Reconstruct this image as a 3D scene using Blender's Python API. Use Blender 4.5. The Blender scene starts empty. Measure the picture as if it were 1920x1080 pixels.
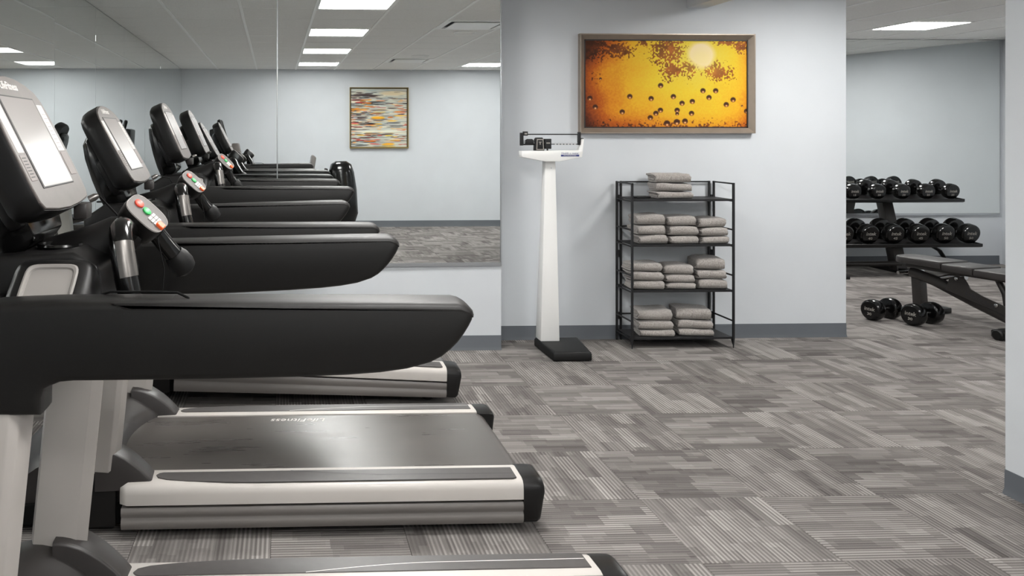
import bpy, bmesh, math, random
import numpy as np
from mathutils import Vector, Matrix

SC = bpy.context.scene
COL = SC.collection
R = math.radians
rnd = random.Random(7)

# ------------------------------------------------------------------ camera, world, exposure
cam = bpy.data.cameras.new('camera')
co = bpy.data.objects.new('camera', cam)
COL.objects.link(co)
co.location = (0, 0, 1.48)
PSI = math.atan(55 / 1520.0)
co.rotation_euler = (R(90), 0, -PSI)
cam.sensor_fit = 'HORIZONTAL'
cam.sensor_width = 36
cam.lens = 36 * 1520 / 1920.0
cam.shift_x = (960 - 590) / 1920.0
cam.shift_y = (254 - 540) / 1920.0
cam.clip_start = 0.02
SC.camera = co

w = bpy.data.worlds.new('world')
w.use_nodes = True
w.node_tree.nodes['Background'].inputs[0].default_value = (0.8, 0.9, 1.0, 1)
w.node_tree.nodes['Background'].inputs[1].default_value = 0.02
SC.world = w
SC.view_settings.view_transform = 'Standard'
SC.view_settings.look = 'None'
SC.view_settings.gamma = 1
SC.view_settings.use_curve_mapping = False
SC.view_settings.exposure = 0.0
LAMP = 46.0          # radiance of the ceiling panels
try:
    SC.cycles.max_bounces = 16
    SC.cycles.glossy_bounces = 8
    SC.cycles.diffuse_bounces = 9
    SC.cycles.use_denoising = True
    SC.cycles.sample_clamp_indirect = 6
except Exception:
    pass

# ------------------------------------------------------------------ helpers
def lin(r, g=None, b=None):
    if g is None: g = b = r
    f = lambda c: (c / 255.0 / 12.92) if c / 255.0 <= 0.04045 else ((c / 255.0 + 0.055) / 1.055) ** 2.4
    return (f(r), f(g), f(b), 1)

class G:
    """small node graph wrapper"""
    def __init__(s, name):
        s.m = bpy.data.materials.new(name); s.m.use_nodes = True
        s.t = s.m.node_tree
        s.b = s.t.nodes['Principled BSDF']
    def n(s, typ, **kw):
        nd = s.t.nodes.new(typ)
        for k, v in kw.items(): setattr(nd, k, v)
        return nd
    def l(s, a, b): s.t.links.new(a, b)
    def val(s, sock, v):
        if isinstance(v, bpy.types.NodeSocket): s.l(v, sock)
        else: sock.default_value = v
    def math(s, op, a, b=0.0, c=None):
        nd = s.n('ShaderNodeMath', operation=op)
        s.val(nd.inputs[0], a); s.val(nd.inputs[1], b)
        if c is not None: s.val(nd.inputs[2], c)
        return nd.outputs[0]
    def ramp(s, fac, stops):
        nd = s.n('ShaderNodeValToRGB')
        e = nd.color_ramp.elements
        while len(e) < len(stops): e.new(0.5)
        for q, (p, c) in zip(e, stops): q.position = p; q.color = c
        s.l(fac, nd.inputs[0]); return nd.outputs[0]
    def noise(s, vec, scale, detail=2, rough=0.5):
        nd = s.n('ShaderNodeTexNoise'); nd.inputs['Scale'].default_value = scale
        nd.inputs['Detail'].default_value = detail; nd.inputs['Roughness'].default_value = rough
        if vec is not None: s.l(vec, nd.inputs['Vector'])
        return nd.outputs['Fac']
    def mapping(s, vec, scale):
        nd = s.n('ShaderNodeMapping'); nd.inputs['Scale'].default_value = scale
        s.l(vec, nd.inputs['Vector']); return nd.outputs[0]
    def pos(s): return s.n('ShaderNodeNewGeometry').outputs['Position']
    def obj(s): return s.n('ShaderNodeTexCoord').outputs['Object']
    def bump(s, h, strength, dist=0.002):
        nd = s.n('ShaderNodeBump'); nd.inputs['Strength'].default_value = strength
        nd.inputs['Distance'].default_value = dist
        s.l(h, nd.inputs['Height']); s.l(nd.outputs[0], s.b.inputs['Normal'])
    def mix(s, f, a, b):
        nd = s.n('ShaderNodeMix', data_type='RGBA')
        s.val(nd.inputs[0], f); s.val(nd.inputs[6], a); s.val(nd.inputs[7], b)
        return nd.outputs[2]

def mat(name, col, rough=0.5, metal=0.0, spec=0.5, var=0.0, vscale=30, bump=0.0, bscale=200, coat=0.0):
    g = G(name)
    g.b.inputs['Base Color'].default_value = col
    g.b.inputs['Roughness'].default_value = rough
    g.b.inputs['Metallic'].default_value = metal
    g.b.inputs['Specular IOR Level'].default_value = spec
    g.b.inputs['Coat Weight'].default_value = coat
    if var > 0:
        o = g.obj()
        f = g.noise(o, vscale, 4)
        lo = tuple(c * (1 - var) for c in col[:3]) + (1,)
        hi = tuple(min(1, c * (1 + var)) for c in col[:3]) + (1,)
        g.l(g.ramp(f, [(0.3, lo), (0.7, hi)]), g.b.inputs['Base Color'])
    if bump > 0:
        g.bump(g.noise(g.obj(), bscale, 2), bump, 0.001)
    return g.m

M = {}
M['wall'] = mat('wall_paint', lin(205, 209, 213), 0.75, spec=0.25, var=0.02, vscale=3, bump=0.15, bscale=350)
M['base'] = mat('vinyl_baseboard', lin(90, 94, 99), 0.5, spec=0.4, var=0.05, vscale=4)
M['ceil'] = None
M['tee'] = mat('grid_tee_paint', lin(248, 248, 246), 0.4)
M['mirror'] = mat('mirror_glass', (0.86, 0.885, 0.88, 1), 0.0, metal=1.0)
M['alu'] = mat('channel_aluminium', lin(190, 193, 196), 0.28, metal=0.9)
M['rail'] = mat('moulded_black_polyurethane', lin(15, 14, 13), 0.42, spec=0.42, var=0.12, vscale=120, bump=0.12, bscale=700)
M['pad'] = mat('black_soft_pad', lin(21, 19, 18), 0.50, spec=0.4, var=0.1, vscale=100, bump=0.12, bscale=600)
M['blackp'] = mat('black_plastic', lin(13, 12, 12), 0.4, spec=0.4, bump=0.05, bscale=500)
M['blackg'] = mat('glossy_black_plastic', lin(10, 10, 10), 0.18, spec=0.5)
M['matblack'] = mat('matte_black', lin(8, 8, 8), 0.8, spec=0.2)
M['silver'] = mat('silver_painted_plastic', lin(190, 185, 180), 0.33, spec=0.5, var=0.02, vscale=8)
M['upright'] = mat('silver_grey_upright_paint', lin(166, 161, 156), 0.36, spec=0.5, var=0.02, vscale=8)
M['traygrey'] = mat('pale_grey_tray_plastic', lin(138, 134, 131), 0.4, spec=0.5)
M['podface'] = mat('grey_pod_membrane', lin(98, 94, 91), 0.6)
M['podrim'] = mat('light_pod_rim', lin(176, 171, 168), 0.45)
M['silver2'] = mat('grey_skirt_plastic', lin(110, 106, 103), 0.38, spec=0.5)
M['inlay'] = mat('grey_foot_grip', lin(74, 71, 70), 0.40, spec=0.5, var=0.08, vscale=30, bump=0.2, bscale=500)
M['fender'] = mat('charcoal_plastic', lin(50, 47, 46), 0.36, spec=0.5, var=0.05, vscale=20)
M['face'] = mat('satin_console_face', lin(104, 98, 95), 0.42, metal=0.2, spec=0.5, var=0.05, vscale=25)
M['label'] = mat('key_label_light', lin(205, 200, 196), 0.5)
M['labelg'] = mat('key_label_grey', lin(128, 120, 117), 0.5)
M['ink'] = mat('printed_light_ink', lin(222, 218, 214), 0.5)
M['inkd'] = mat('printed_dark_ink', lin(45, 43, 45), 0.5)
M['inkg'] = mat('printed_grey_ink', lin(150, 146, 140), 0.5)
M['blue'] = mat('printed_blue_ink', lin(58, 66, 122), 0.5)
M['red'] = mat('red_button', lin(226, 72, 50), 0.4)
M['green'] = mat('green_button', lin(52, 176, 92), 0.4)
M['orange'] = mat('orange_clip', lin(240, 96, 40), 0.4)
M['steel'] = mat('brushed_steel', lin(120, 117, 114), 0.34, metal=0.85, var=0.05, vscale=60)
M['frame'] = mat('bronze_frame', lin(150, 138, 126), 0.32, metal=0.55, var=0.06, vscale=15)
M['framed'] = mat('dark_frame_lip', lin(28, 24, 22), 0.5)
M['gold'] = mat('gilt_frame', lin(150, 132, 84), 0.4, metal=0.5)
M['white'] = mat('white_enamel', lin(238, 238, 236), 0.35, spec=0.5)
M['wire'] = mat('black_powder_coat', lin(24, 24, 26), 0.5, spec=0.4)
M['rubber'] = mat('black_rubber', lin(12, 12, 12), 0.5, spec=0.35, bump=0.1, bscale=400)
M['dbrub'] = mat('glossy_black_urethane', lin(9, 9, 9), 0.16, spec=0.5)
M['gun'] = mat('gunmetal_paint', lin(58, 55, 53), 0.4, metal=0.3, var=0.05)
M['vinyl'] = mat('dark_grey_vinyl', lin(54, 51, 50), 0.4, spec=0.5, bump=0.1, bscale=300)
M['chrome'] = mat('chrome', lin(200, 200, 200), 0.12, metal=1.0)

def lamp_mat():
    g = G('lit_diffuser')
    g.b.inputs['Base Color'].default_value = (0.9, 0.9, 0.9, 1)
    g.b.inputs['Emission Color'].default_value = (1.0, 0.985, 0.96, 1)
    g.b.inputs['Emission Strength'].default_value = LAMP
    return g.m
M['lamp'] = lamp_mat()

def screen_mat():
    g = G('lit_screen')
    g.b.inputs['Base Color'].default_value = lin(120, 115, 112)
    g.b.inputs['Roughness'].default_value = 0.22
    g.b.inputs['Emission Color'].default_value = lin(205, 198, 196)
    g.b.inputs['Emission Strength'].default_value = 0.26
    return g.m
M['screen'] = screen_mat()

def ceil_mat():
    g = G('mineral_ceiling_tile')
    o = g.pos()
    f = g.noise(o, 60, 5, 0.7)
    g.l(g.ramp(f, [(0.25, lin(230, 229, 226)), (0.75, lin(244, 243, 240))]), g.b.inputs['Base Color'])
    g.b.inputs['Roughness'].default_value = 0.95
    g.b.inputs['Specular IOR Level'].default_value = 0.1
    g.bump(g.noise(o, 180, 3, 0.8), 0.3, 0.002)
    return g.m
M['ceil'] = ceil_mat()

CX0, CY0, CT = 1.443, 4.25, 0.4985      # carpet tile lattice
def carpet_mat():
    g = G('striped_carpet_tile')
    sx = g.n('ShaderNodeSeparateXYZ'); g.l(g.pos(), sx.inputs[0])
    px = g.math('DIVIDE', g.math('SUBTRACT', sx.outputs[0], CX0), CT)
    py = g.math('DIVIDE', g.math('SUBTRACT', sx.outputs[1], CY0), CT)
    ix = g.math('FLOOR', px); iy = g.math('FLOOR', py)
    fx = g.math('SUBTRACT', px, ix); fy = g.math('SUBTRACT', py, iy)
    par = g.math('ABSOLUTE', g.math('MODULO', g.math('ADD', g.math('ADD', ix, iy), 101.0), 2.0))
    # par 0 or 1 turns the tile by a quarter
    def sel(a, b): return g.math('ADD', g.math('MULTIPLY', a, par), g.math('MULTIPLY', b, g.math('SUBTRACT', 1.0, par)))
    u = sel(fx, fy); v = sel(fy, fx)
    def cell(nu, nv, seed, skew):
        cv = g.math('FLOOR', g.math('MULTIPLY', v, nv))
        w0 = g.n('ShaderNodeTexWhiteNoise', noise_dimensions='3D')
        c0 = g.n('ShaderNodeCombineXYZ'); g.l(cv, c0.inputs[0])
        g.l(g.math('ADD', ix, seed), c0.inputs[1]); g.l(iy, c0.inputs[2]); g.l(c0.outputs[0], w0.inputs[0])
        cu = g.math('FLOOR', g.math('ADD', g.math('MULTIPLY', u, nu), g.math('MULTIPLY', w0.outputs[0], skew)))
        w1 = g.n('ShaderNodeTexWhiteNoise', noise_dimensions='4D')
        c1 = g.n('ShaderNodeCombineXYZ'); g.l(cv, c1.inputs[0]); g.l(cu, c1.inputs[1])
        g.l(g.math('ADD', ix, seed), c1.inputs[2]); g.l(c1.outputs[0], w1.inputs[0]); g.l(iy, w1.inputs['W'])
        return w1.outputs[0]
    b1 = cell(2.0, 7.0, 3.3, 5.0)
    b2 = cell(3.5, 15.0, 9.7, 7.0)
    b3 = cell(1.2, 30.0, 17.1, 4.0)
    tl = g.n('ShaderNodeTexWhiteNoise', noise_dimensions='2D')
    ct = g.n('ShaderNodeCombineXYZ'); g.l(ix, ct.inputs[0]); g.l(iy, ct.inputs[1]); g.l(ct.outputs[0], tl.inputs[0])
    base = g.math('ADD', g.math('MULTIPLY', b1, 0.34), g.math('MULTIPLY', b2, 0.20))
    base = g.math('ADD', base, g.math('ADD', 0.06, g.math('MULTIPLY', b3, 0.12)))
    base = g.math('ADD', base, g.math('MULTIPLY', tl.outputs[0], 0.12))
    # fine ribs running along u : 30 per tile
    rib = g.math('SINE', g.math('MULTIPLY', v, 2 * math.pi * 30.0))
    ribamp = g.math('ADD', 0.05, g.math('MULTIPLY', b1, 0.22))
    loop = g.noise(g.pos(), 420, 2, 0.8)
    base = g.math('ADD', base, g.math('MULTIPLY', rib, ribamp))
    base = g.math('ADD', base, g.math('MULTIPLY', g.math('SUBTRACT', loop, 0.5), 0.55))
    # dark seam at the edge of each tile
    e = g.math('MINIMUM', g.math('MINIMUM', fx, g.math('SUBTRACT', 1.0, fx)), g.math('MINIMUM', fy, g.math('SUBTRACT', 1.0, fy)))
    col = g.ramp(base, [(0.05, lin(74, 71, 69)), (0.30, lin(104, 100, 98)), (0.55, lin(126, 122, 119)), (0.95, lin(166, 162, 158))])
    g.l(col, g.b.inputs['Base Color'])
    g.b.inputs['Roughness'].default_value = 0.95
    g.b.inputs['Specular IOR Level'].default_value = 0.08
    h = g.math('ADD', g.math('MULTIPLY', rib, 0.5), loop)
    g.bump(h, 0.5, 0.003)
    return g.m
M['carpet'] = carpet_mat()

def belt_mat():
    g = G('worn_running_belt')
    o = g.mapping(g.obj(), (1.2, 11, 1))
    f = g.noise(o, 2.0, 3, 0.5)
    f2 = g.noise(g.obj(), 260, 2)
    c = g.mix(g.math('MULTIPLY', f2, 0.35), g.ramp(f, [(0.2, lin(64, 61, 59)), (0.8, lin(82, 78, 75))]), lin(96, 90, 86))
    g.l(c, g.b.inputs['Base Color'])
    rr = g.n('ShaderNodeMapRange'); g.l(f, rr.inputs[0]); rr.inputs[3].default_value = 0.22; rr.inputs[4].default_value = 0.36
    g.l(rr.outputs[0], g.b.inputs['Roughness'])
    g.bump(f2, 0.12, 0.001)
    return g.m
M['belt'] = belt_mat()

def towel_mat():
    g = G('grey_terry_cloth')
    o = g.obj()
    f = g.noise(o, 110, 3, 0.7)
    oi = g.n('ShaderNodeObjectInfo').outputs['Random']
    c = g.ramp(f, [(0.3, lin(126, 121, 117)), (0.7, lin(180, 174, 169))])
    c = g.mix(g.math('MULTIPLY', oi, 0.25), c, lin(150, 144, 140))
    g.l(c, g.b.inputs['Base Color'])
    g.b.inputs['Roughness'].default_value = 1.0
    g.b.inputs['Specular IOR Level'].default_value = 0.05
    g.b.inputs['Sheen Weight'].default_value = 0.3
    g.bump(g.noise(o, 330, 2, 0.8), 0.7, 0.004)
    return g.m
M['towel'] = towel_mat()

def perf_mat():
    g = G('black_wire_mesh_shelf')
    g.b.inputs['Base Color'].default_value = lin(26, 26, 28)
    g.b.inputs['Roughness'].default_value = 0.55
    ch = g.n('ShaderNodeTexChecker'); ch.inputs['Scale'].default_value = 140
    g.l(g.obj(), ch.inputs['Vector'])
    g.bump(ch.outputs['Fac'], 0.4, 0.002)
    return g.m
M['mesh'] = perf_mat()

# ---- mesh building
def tag(o, label=None, cat=None, group=None, kind=None):
    if label: o['label'] = label
    if cat: o['category'] = cat
    if group: o['group'] = group
    if kind: o['kind'] = kind
    return o

def empty(name, loc=(0, 0, 0), rz=0.0, label=None, cat=None, group=None):
    o = bpy.data.objects.new(name, None); COL.objects.link(o)
    o.empty_display_size = 0.1
    o.location = loc; o.rotation_euler = (0, 0, rz)
    return tag(o, label, cat, group)

class MB:
    def __init__(s): s.v = []; s.f = []
    def add(s, vs, fs):
        k = len(s.v)
        s.v += [tuple(p) for p in vs]
        s.f += [tuple(i + k for i in q) for q in fs]
        return s
    def box(s, a, b, mtx=None):
        x0, y0, z0 = a; x1, y1, z1 = b
        vs = [(x0, y0, z0), (x1, y0, z0), (x1, y1, z0), (x0, y1, z0), (x0, y0, z1), (x1, y0, z1), (x1, y1, z1), (x0, y1, z1)]
        if mtx: vs = [mtx @ Vector(p) for p in vs]
        return s.add(vs, [(3, 2, 1, 0), (4, 5, 6, 7), (0, 1, 5, 4), (1, 2, 6, 5), (2, 3, 7, 6), (3, 0, 4, 7)])
    def prism(s, poly, fn0, fn1):
        """poly: 2-D points; fn0/fn1 turn a 2-D point into the two end rings"""
        n = len(poly)
        return s.loft([[fn0(p) for p in poly], [fn1(p) for p in poly]])
    def loft(s, rings, caps=True, closed=True):
        n = len(rings[0]); vs = [p for r in rings for p in r]; fs = []
        for i in range(len(rings) - 1):
            for j in range(n if closed else n - 1):
                k = (j + 1) % n
                fs.append((i * n + j, i * n + k, (i + 1) * n + k, (i + 1) * n + j))
        if caps and closed:
            fs.append(tuple(range(n - 1, -1, -1)))
            m = (len(rings) - 1) * n
            fs.append(tuple(range(m, m + n)))
        return s.add(vs, fs)
    def tube(s, path, rad, n=10, flat=1.0, caps=True):
        """tube along 3-D points; rad number or list; flat scales the second axis"""
        P = [Vector(p) for p in path]; rings = []
        up = Vector((0, 0, 1)); prev = None
        for i, p in enumerate(P):
            t = (P[min(i + 1, len(P) - 1)] - P[max(i - 1, 0)]).normalized()
            if prev is None:
                a = up if abs(t.z) < 0.9 else Vector((0, 1, 0))
                x = t.cross(a).normalized()
            else:
                x = (prev - t * prev.dot(t)).normalized()
            prev = x; y = t.cross(x)
            r = rad[i] if isinstance(rad, (list, tuple)) else rad
            rings.append([p + x * (r * math.cos(2 * math.pi * k / n)) + y * (r * flat * math.sin(2 * math.pi * k / n)) for k in range(n)])
        return s.loft(rings, caps)
    def lathe(s, prof, n=24, mtx=None, caps=True):
        """prof: (radius, height) along local z"""
        rings = []
        for r, h in prof:
            ring = [Vector((r * math.cos(2 * math.pi * k / n), r * math.sin(2 * math.pi * k / n), h)) for k in range(n)]
            if mtx: ring = [mtx @ p for p in ring]
            rings.append(ring)
        return s.loft(rings, caps)
    def build(s, name, m, parent=None, bevel=0.0, seg=2, smooth=True, angle=38, loc=None):
        me = bpy.data.meshes.new(name)
        me.from_pydata(s.v, [], s.f)
        bm = bmesh.new(); bm.from_mesh(me)
        bmesh.ops.recalc_face_normals(bm, faces=bm.faces)
        if bevel > 0:
            es = [e for e in bm.edges if len(e.link_faces) == 2 and e.calc_face_angle(0) > R(32)]
            bmesh.ops.bevel(bm, geom=es, offset=bevel, segments=seg, affect='EDGES', profile=0.5, clamp_overlap=True)
        bm.to_mesh(me); bm.free()
        if smooth:
            me.shade_smooth(); me.set_sharp_from_angle(angle=R(angle))
        me.materials.append(M[m] if isinstance(m, str) else m)
        o = bpy.data.objects.new(name, me); COL.objects.link(o)
        if loc: o.location = loc
        if parent: o.parent = parent
        return o

def box(name, a, b, m, parent=None, bevel=0.003, seg=2):
    """box whose object origin is its centre bottom"""
    return MB().box(a, b).build(name, m, parent, bevel, seg)

def copytree(o, parent=None):
    c = o.copy(); COL.objects.link(c)
    if parent is not None: c.parent = parent
    for ch in list(o.children):
        copytree(ch, c)
    return c

def text_mesh(name, body, size, mtx, m, parent=None, depth=0.0006, shear=0.0, bold=0.0, xs=1.0, align='CENTER'):
    cu = bpy.data.curves.new(name, 'FONT')
    cu.body = body; cu.size = size; cu.extrude = depth; cu.shear = shear; cu.offset = bold
    cu.align_x = align; cu.align_y = 'CENTER'; cu.resolution_u = 2
    t = bpy.data.objects.new(name + '_tmp', cu); COL.objects.link(t)
    bpy.context.view_layer.update()
    dg = bpy.context.evaluated_depsgraph_get()
    me = bpy.data.meshes.new_from_object(t.evaluated_get(dg))
    bpy.data.objects.remove(t); bpy.data.curves.remove(cu)
    me.transform(Matrix.Diagonal((xs, 1, 1, 1)))
    me.transform(mtx)
    me.materials.clear(); me.materials.append(M[m])
    o = bpy.data.objects.new(name, me); COL.objects.link(o)
    if parent: o.parent = parent
    return o

def frame_mtx(origin, xdir, ydir):
    x = Vector(xdir).normalized(); y = Vector(ydir); y = (y - x * y.dot(x)).normalized(); z = x.cross(y)
    m = Matrix((x, y, z)).transposed().to_4x4(); m.translation = Vector(origin)
    return m

def sring(n, hw, hh, e=2.6):
    """superellipse ring, 2-D"""
    out = []
    for k in range(n):
        a = 2 * math.pi * k / n; c, s_ = math.cos(a), math.sin(a)
        out.append((hw * math.copysign(abs(c) ** (2 / e), c), hh * math.copysign(abs(s_) ** (2 / e), s_)))
    return out

def smooth_interp(keys, x):
    for (a, va), (b, vb) in zip(keys, keys[1:]):
        if x <= b:
            t = max(0, (x - a) / (b - a)) if b > a else 1
            t = t * t * (3 - 2 * t)
            return va + (vb - va) * t
    return keys[-1][1]

def lin_interp(keys, x):
    if x <= keys[0][0]: return keys[0][1]
    for (a, va), (b, vb) in zip(keys, keys[1:]):
        if x <= b: return va + (vb - va) * (x - a) / (b - a)
    return keys[-1][1]

# ------------------------------------------------------------------ the setting
CZ = 2.545           # main ceiling
CZ2 = 2.58           # ceiling of the far room
XL = -1.567          # left wall
YM = 5.552           # wall that carries the big mirror
YW = 5.82            # wall with scale and rack
YF = 9.03            # far wall of the weights room
YB = -2.0            # wall behind the viewpoint
XE = 1.49            # end of mirror wall
XD = 4.123           # end of main wall

floor = MB().box((-1.75, -2.2, -0.12), (10.2, 9.3, -0.007)).build('floor', 'matblack')
tag(floor, kind='structure')
tiles = []
kx0 = math.floor((XL - CX0) / CT); kx1 = math.ceil((8.9 - CX0) / CT)
ky0 = math.floor((YB - CY0) / CT); ky1 = math.ceil((YF - CY0) / CT)
for ix in range(kx0, kx1):
    for iy in range(ky0, ky1):
        x0 = max(CX0 + ix * CT, XL); x1 = min(CX0 + (ix + 1) * CT, 8.9)
        y0 = max(CY0 + iy * CT, YB); y1 = min(CY0 + (iy + 1) * CT, YF)
        if x1 - x0 < 0.02 or y1 - y0 < 0.02: continue
        xc, yc = (x0 + x1) / 2, (y0 + y1) / 2
        # how large it shows: tiles in view first, nearest first
        d = xc * math.sin(PSI) + yc * math.cos(PSI)
        vis = False
        if d > 0.5:
            u = 590 + 1520 * (xc * math.cos(PSI) - yc * math.sin(PSI)) / d
            vis = -150 < u < 2050
        tiles.append((0 if vis else 1, d if vis else abs(yc - 3) + abs(xc), x0, y0, x1, y1))
tiles.sort()
full = MB().box((-CT / 2 + 0.0006, -CT / 2 + 0.0006, -0.007), (CT / 2 - 0.0006, CT / 2 - 0.0006, 0)).build('carpet_tile_source', 'carpet', None, 0.0012, 1)
full_me = full.data; bpy.data.objects.remove(full)
rest = MB(); n_t = 0
for q in tiles:
    _, _, x0, y0, x1, y1 = q
    if n_t < 290 and x1 - x0 > CT * 0.99 and y1 - y0 > CT * 0.99:
        o = bpy.data.objects.new('carpet_tile', full_me); COL.objects.link(o)
        o.location = ((x0 + x1) / 2, (y0 + y1) / 2, 0); o.parent = floor; n_t += 1
    else:
        rest.box((x0 + 0.0006, y0 + 0.0006, -0.007), (x1 - 0.0006, y1 - 0.0006, 0))
o = rest.build('carpet_tiles_beyond', 'carpet', floor); o['kind'] = 'stuff'

def struct(name, mb, m, bevel=0.0):
    return tag(mb.build(name, m, None, bevel), kind='structure')

struct('wall_left', MB().box((XL - 0.15, -2.15, 0), (XL, YM + 0.4, CZ + 0.06)), 'wall')
struct('wall_mirror_side', MB().box((XL, YM, 0), (XE, YM + 0.4, CZ + 0.06)), 'wall')
struct('wall_back', MB().box((XE, YW, 0), (XD, YW + 0.14, CZ2 + 0.06)), 'wall')
struct('wall_behind', MB().box((XL, YB - 0.15, 0), (10.2, YB, CZ + 0.06)), 'wall')
struct('wall_right', MB().box((2.976, 0.75, 0), (3.12, 3.247, CZ + 0.06)), 'wall')
struct('wall_far', MB().box((1.3, YF, 0), (10.2, YF + 0.15, CZ2 + 0.06)), 'wall')
struct('wall_far_left', MB().box((XE - 0.2, YW + 0.1, 0), (XE - 0.05, YF, CZ2 + 0.06)), 'wall')
# weights-room side wall, seen only through the far mirror
ea, eb = Vector((8.24, YF)), Vector((7.60, 7.05))
dv = (eb - ea).normalized(); ec = ea + dv * 11.4
nv = Vector((dv.y, -dv.x)) * -0.15
mb = MB(); q = [ea, ec, ec - nv * -1, ea - nv * -1]
mb.prism([(p.x, p.y) for p in (ea, ec, ec + nv, ea + nv)], lambda p: (p[0], p[1], 0), lambda p: (p[0], p[1], CZ2 + 0.06))
struct('wall_east', mb, 'wall')
struct('beam_1', MB().box((2.93, 3.247, 2.41), (3.07, YW, CZ2)), 'wall')
# baseboards (cove base with a small toe)
def baseboard(name, p, q, nrm, h=0.1):
    p = Vector(p); q = Vector(q); nrm = Vector(nrm)
    prof = [(0, 0), (0.014, 0), (0.010, 0.012), (0.005, 0.022), (0.004, h - 0.004), (0.0025, h), (0, h)]
    mb = MB()
    mb.prism(prof, lambda a: (p.x + nrm.x * a[0], p.y + nrm.y * a[0], a[1]), lambda a: (q.x + nrm.x * a[0], q.y + nrm.y * a[0], a[1]))
    return struct(name, mb, 'base')
baseboard('baseboard_mirror_side', (XL, YM), (XE, YM), (0, -1))
baseboard('baseboard_back', (XE, YW), (XD, YW), (0, -1))
baseboard('baseboard_left', (XL, YB), (XL, YM), (1, 0))
baseboard('baseboard_behind', (XL, YB), (6, YB), (0, 1))
baseboard('baseboard_right', (2.976, 0.75), (2.976, 3.247), (-1, 0))
baseboard('baseboard_right_end', (2.976, 3.247), (3.12, 3.247), (0, 1))
baseboard('baseboard_far', (3, YF), (8.2, YF), (0, -1))

# ceilings: slab, mineral tiles with open joints, tees
GX, GY, TX, TY = 0.27, -1.285, 0.625, 0.617
LIGHTS = [(0, 0), (0, 3), (0, 6), (0, 9), (4, 0), (6, 4), (5, 9)]     # grid cells of the lit panels
VENTS = [(2, 1), (2, 7)]
def ceiling(name, z, x0, x1, y0, y1, gx, gy, skip):
    top = MB().box((x0, y0, z + 0.02), (x1, y1, z + 0.075)).build(name, 'ceil'); tag(top, kind='structure')
    g = 0.0035
    src = MB().box((-TX / 2 + g, -TY / 2 + g, 0), (TX / 2 - g, TY / 2 - g, 0.019)).build('ceiling_tile_source', 'ceil', None, 0.004, 1)
    me = src.data; bpy.data.objects.remove(src)
    edge = MB()
    for i in range(math.floor((x0 - gx) / TX), math.ceil((x1 - gx) / TX)):
        for j in range(math.floor((y0 - gy) / TY), math.ceil((y1 - gy) / TY)):
            if (i, j) in skip: continue
            a0, a1 = max(gx + i * TX, x0), min(gx + (i + 1) * TX, x1)
            b0, b1 = max(gy + j * TY, y0), min(gy + (j + 1) * TY, y1)
            if a1 - a0 < 0.03 or b1 - b0 < 0.03: continue
            if a1 - a0 > TX * 0.99 and b1 - b0 > TY * 0.99:
                o = bpy.data.objects.new('ceiling_tile', me); COL.objects.link(o)
                o.location = ((a0 + a1) / 2, (b0 + b1) / 2, z); o.parent = top
            else:
                o = MB().box((a0 + g, b0 + g, z), (a1 - g, b1 - g, z + 0.019)).build('ceiling_tile', 'ceil', top, 0.004, 1)
        xx = gx + i * TX
        if x0 < xx < x1:
            o = MB().box((xx - 0.012, y0, z - 0.006), (xx + 0.012, y1, z + 0.012)).build('grid_tee', 'tee', top, 0.001, 1)
    return top
ceiling('ceiling', CZ, XL, 7.2, YB, YW, GX, GY, set(LIGHTS + VENTS))
FX, FY = 6.03, 7.575
ceiling('ceiling_far', CZ2, XE - 0.2, 8.9, YW, YF, FX, FY, {(0, 0), (-3, 0)})

def ceiling_light(x, y, z, label):
    t = empty('ceiling_light', (x + TX / 2, y + TY / 2, z - 0.004), 0, label, 'ceiling light', 'recessed square ceiling lights')
    hx, hy = TX / 2 - 0.006, TY / 2 - 0.006
    f = MB()
    wv = 0.02
    for a, b in (((-hx, -hy), (hx, -hy + wv)), ((-hx, hy - wv), (hx, hy)), ((-hx, -hy + wv), (-hx + wv, hy - wv)), ((hx - wv, -hy + wv), (hx, hy - wv))):
        f.box((a[0], a[1], -0.004), (b[0], b[1], 0.02))
    f.build('frame', 'white', t, 0.002, 1)
    d = MB().box((-hx + wv, -hy + wv, 0.004), (hx - wv, hy - wv, 0.012)).build('diffuser', 'lamp', t, 0, 1, False)
    return t
LAB = {(0, 0): 'lit square ceiling panel nearest the abstract striped painting, in the row over the treadmills',
       (0, 3): 'lit square ceiling panel, second from the striped painting in the row over the treadmills',
       (0, 6): 'lit square ceiling panel, third from the striped painting in the row over the treadmills',
       (0, 9): 'large bright lit ceiling panel closest to the mirror wall, largest in the reflection',
       (4, 0): 'lit ceiling panel at the right edge of the big mirror, beyond the air vents',
       (6, 4): 'unseen ceiling panel added for more light over the right of the room behind the viewer',  # extra panel out of view, added to raise the room's brightness
       (5, 9): 'lit ceiling panel outside the frame in front of the towel rack wall opening'}
for c in LIGHTS:
    ceiling_light(GX + c[0] * TX, GY + c[1] * TY, CZ, LAB[c])
ceiling_light(FX, FY, CZ2, 'lit ceiling panel over the dumbbell rack in the weights room')
ceiling_light(FX - 3 * TX, FY, CZ2, 'unseen ceiling panel added to light the weights room, hidden behind the towel rack wall')  # second far-room panel is unseen, put in to light that room

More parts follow.
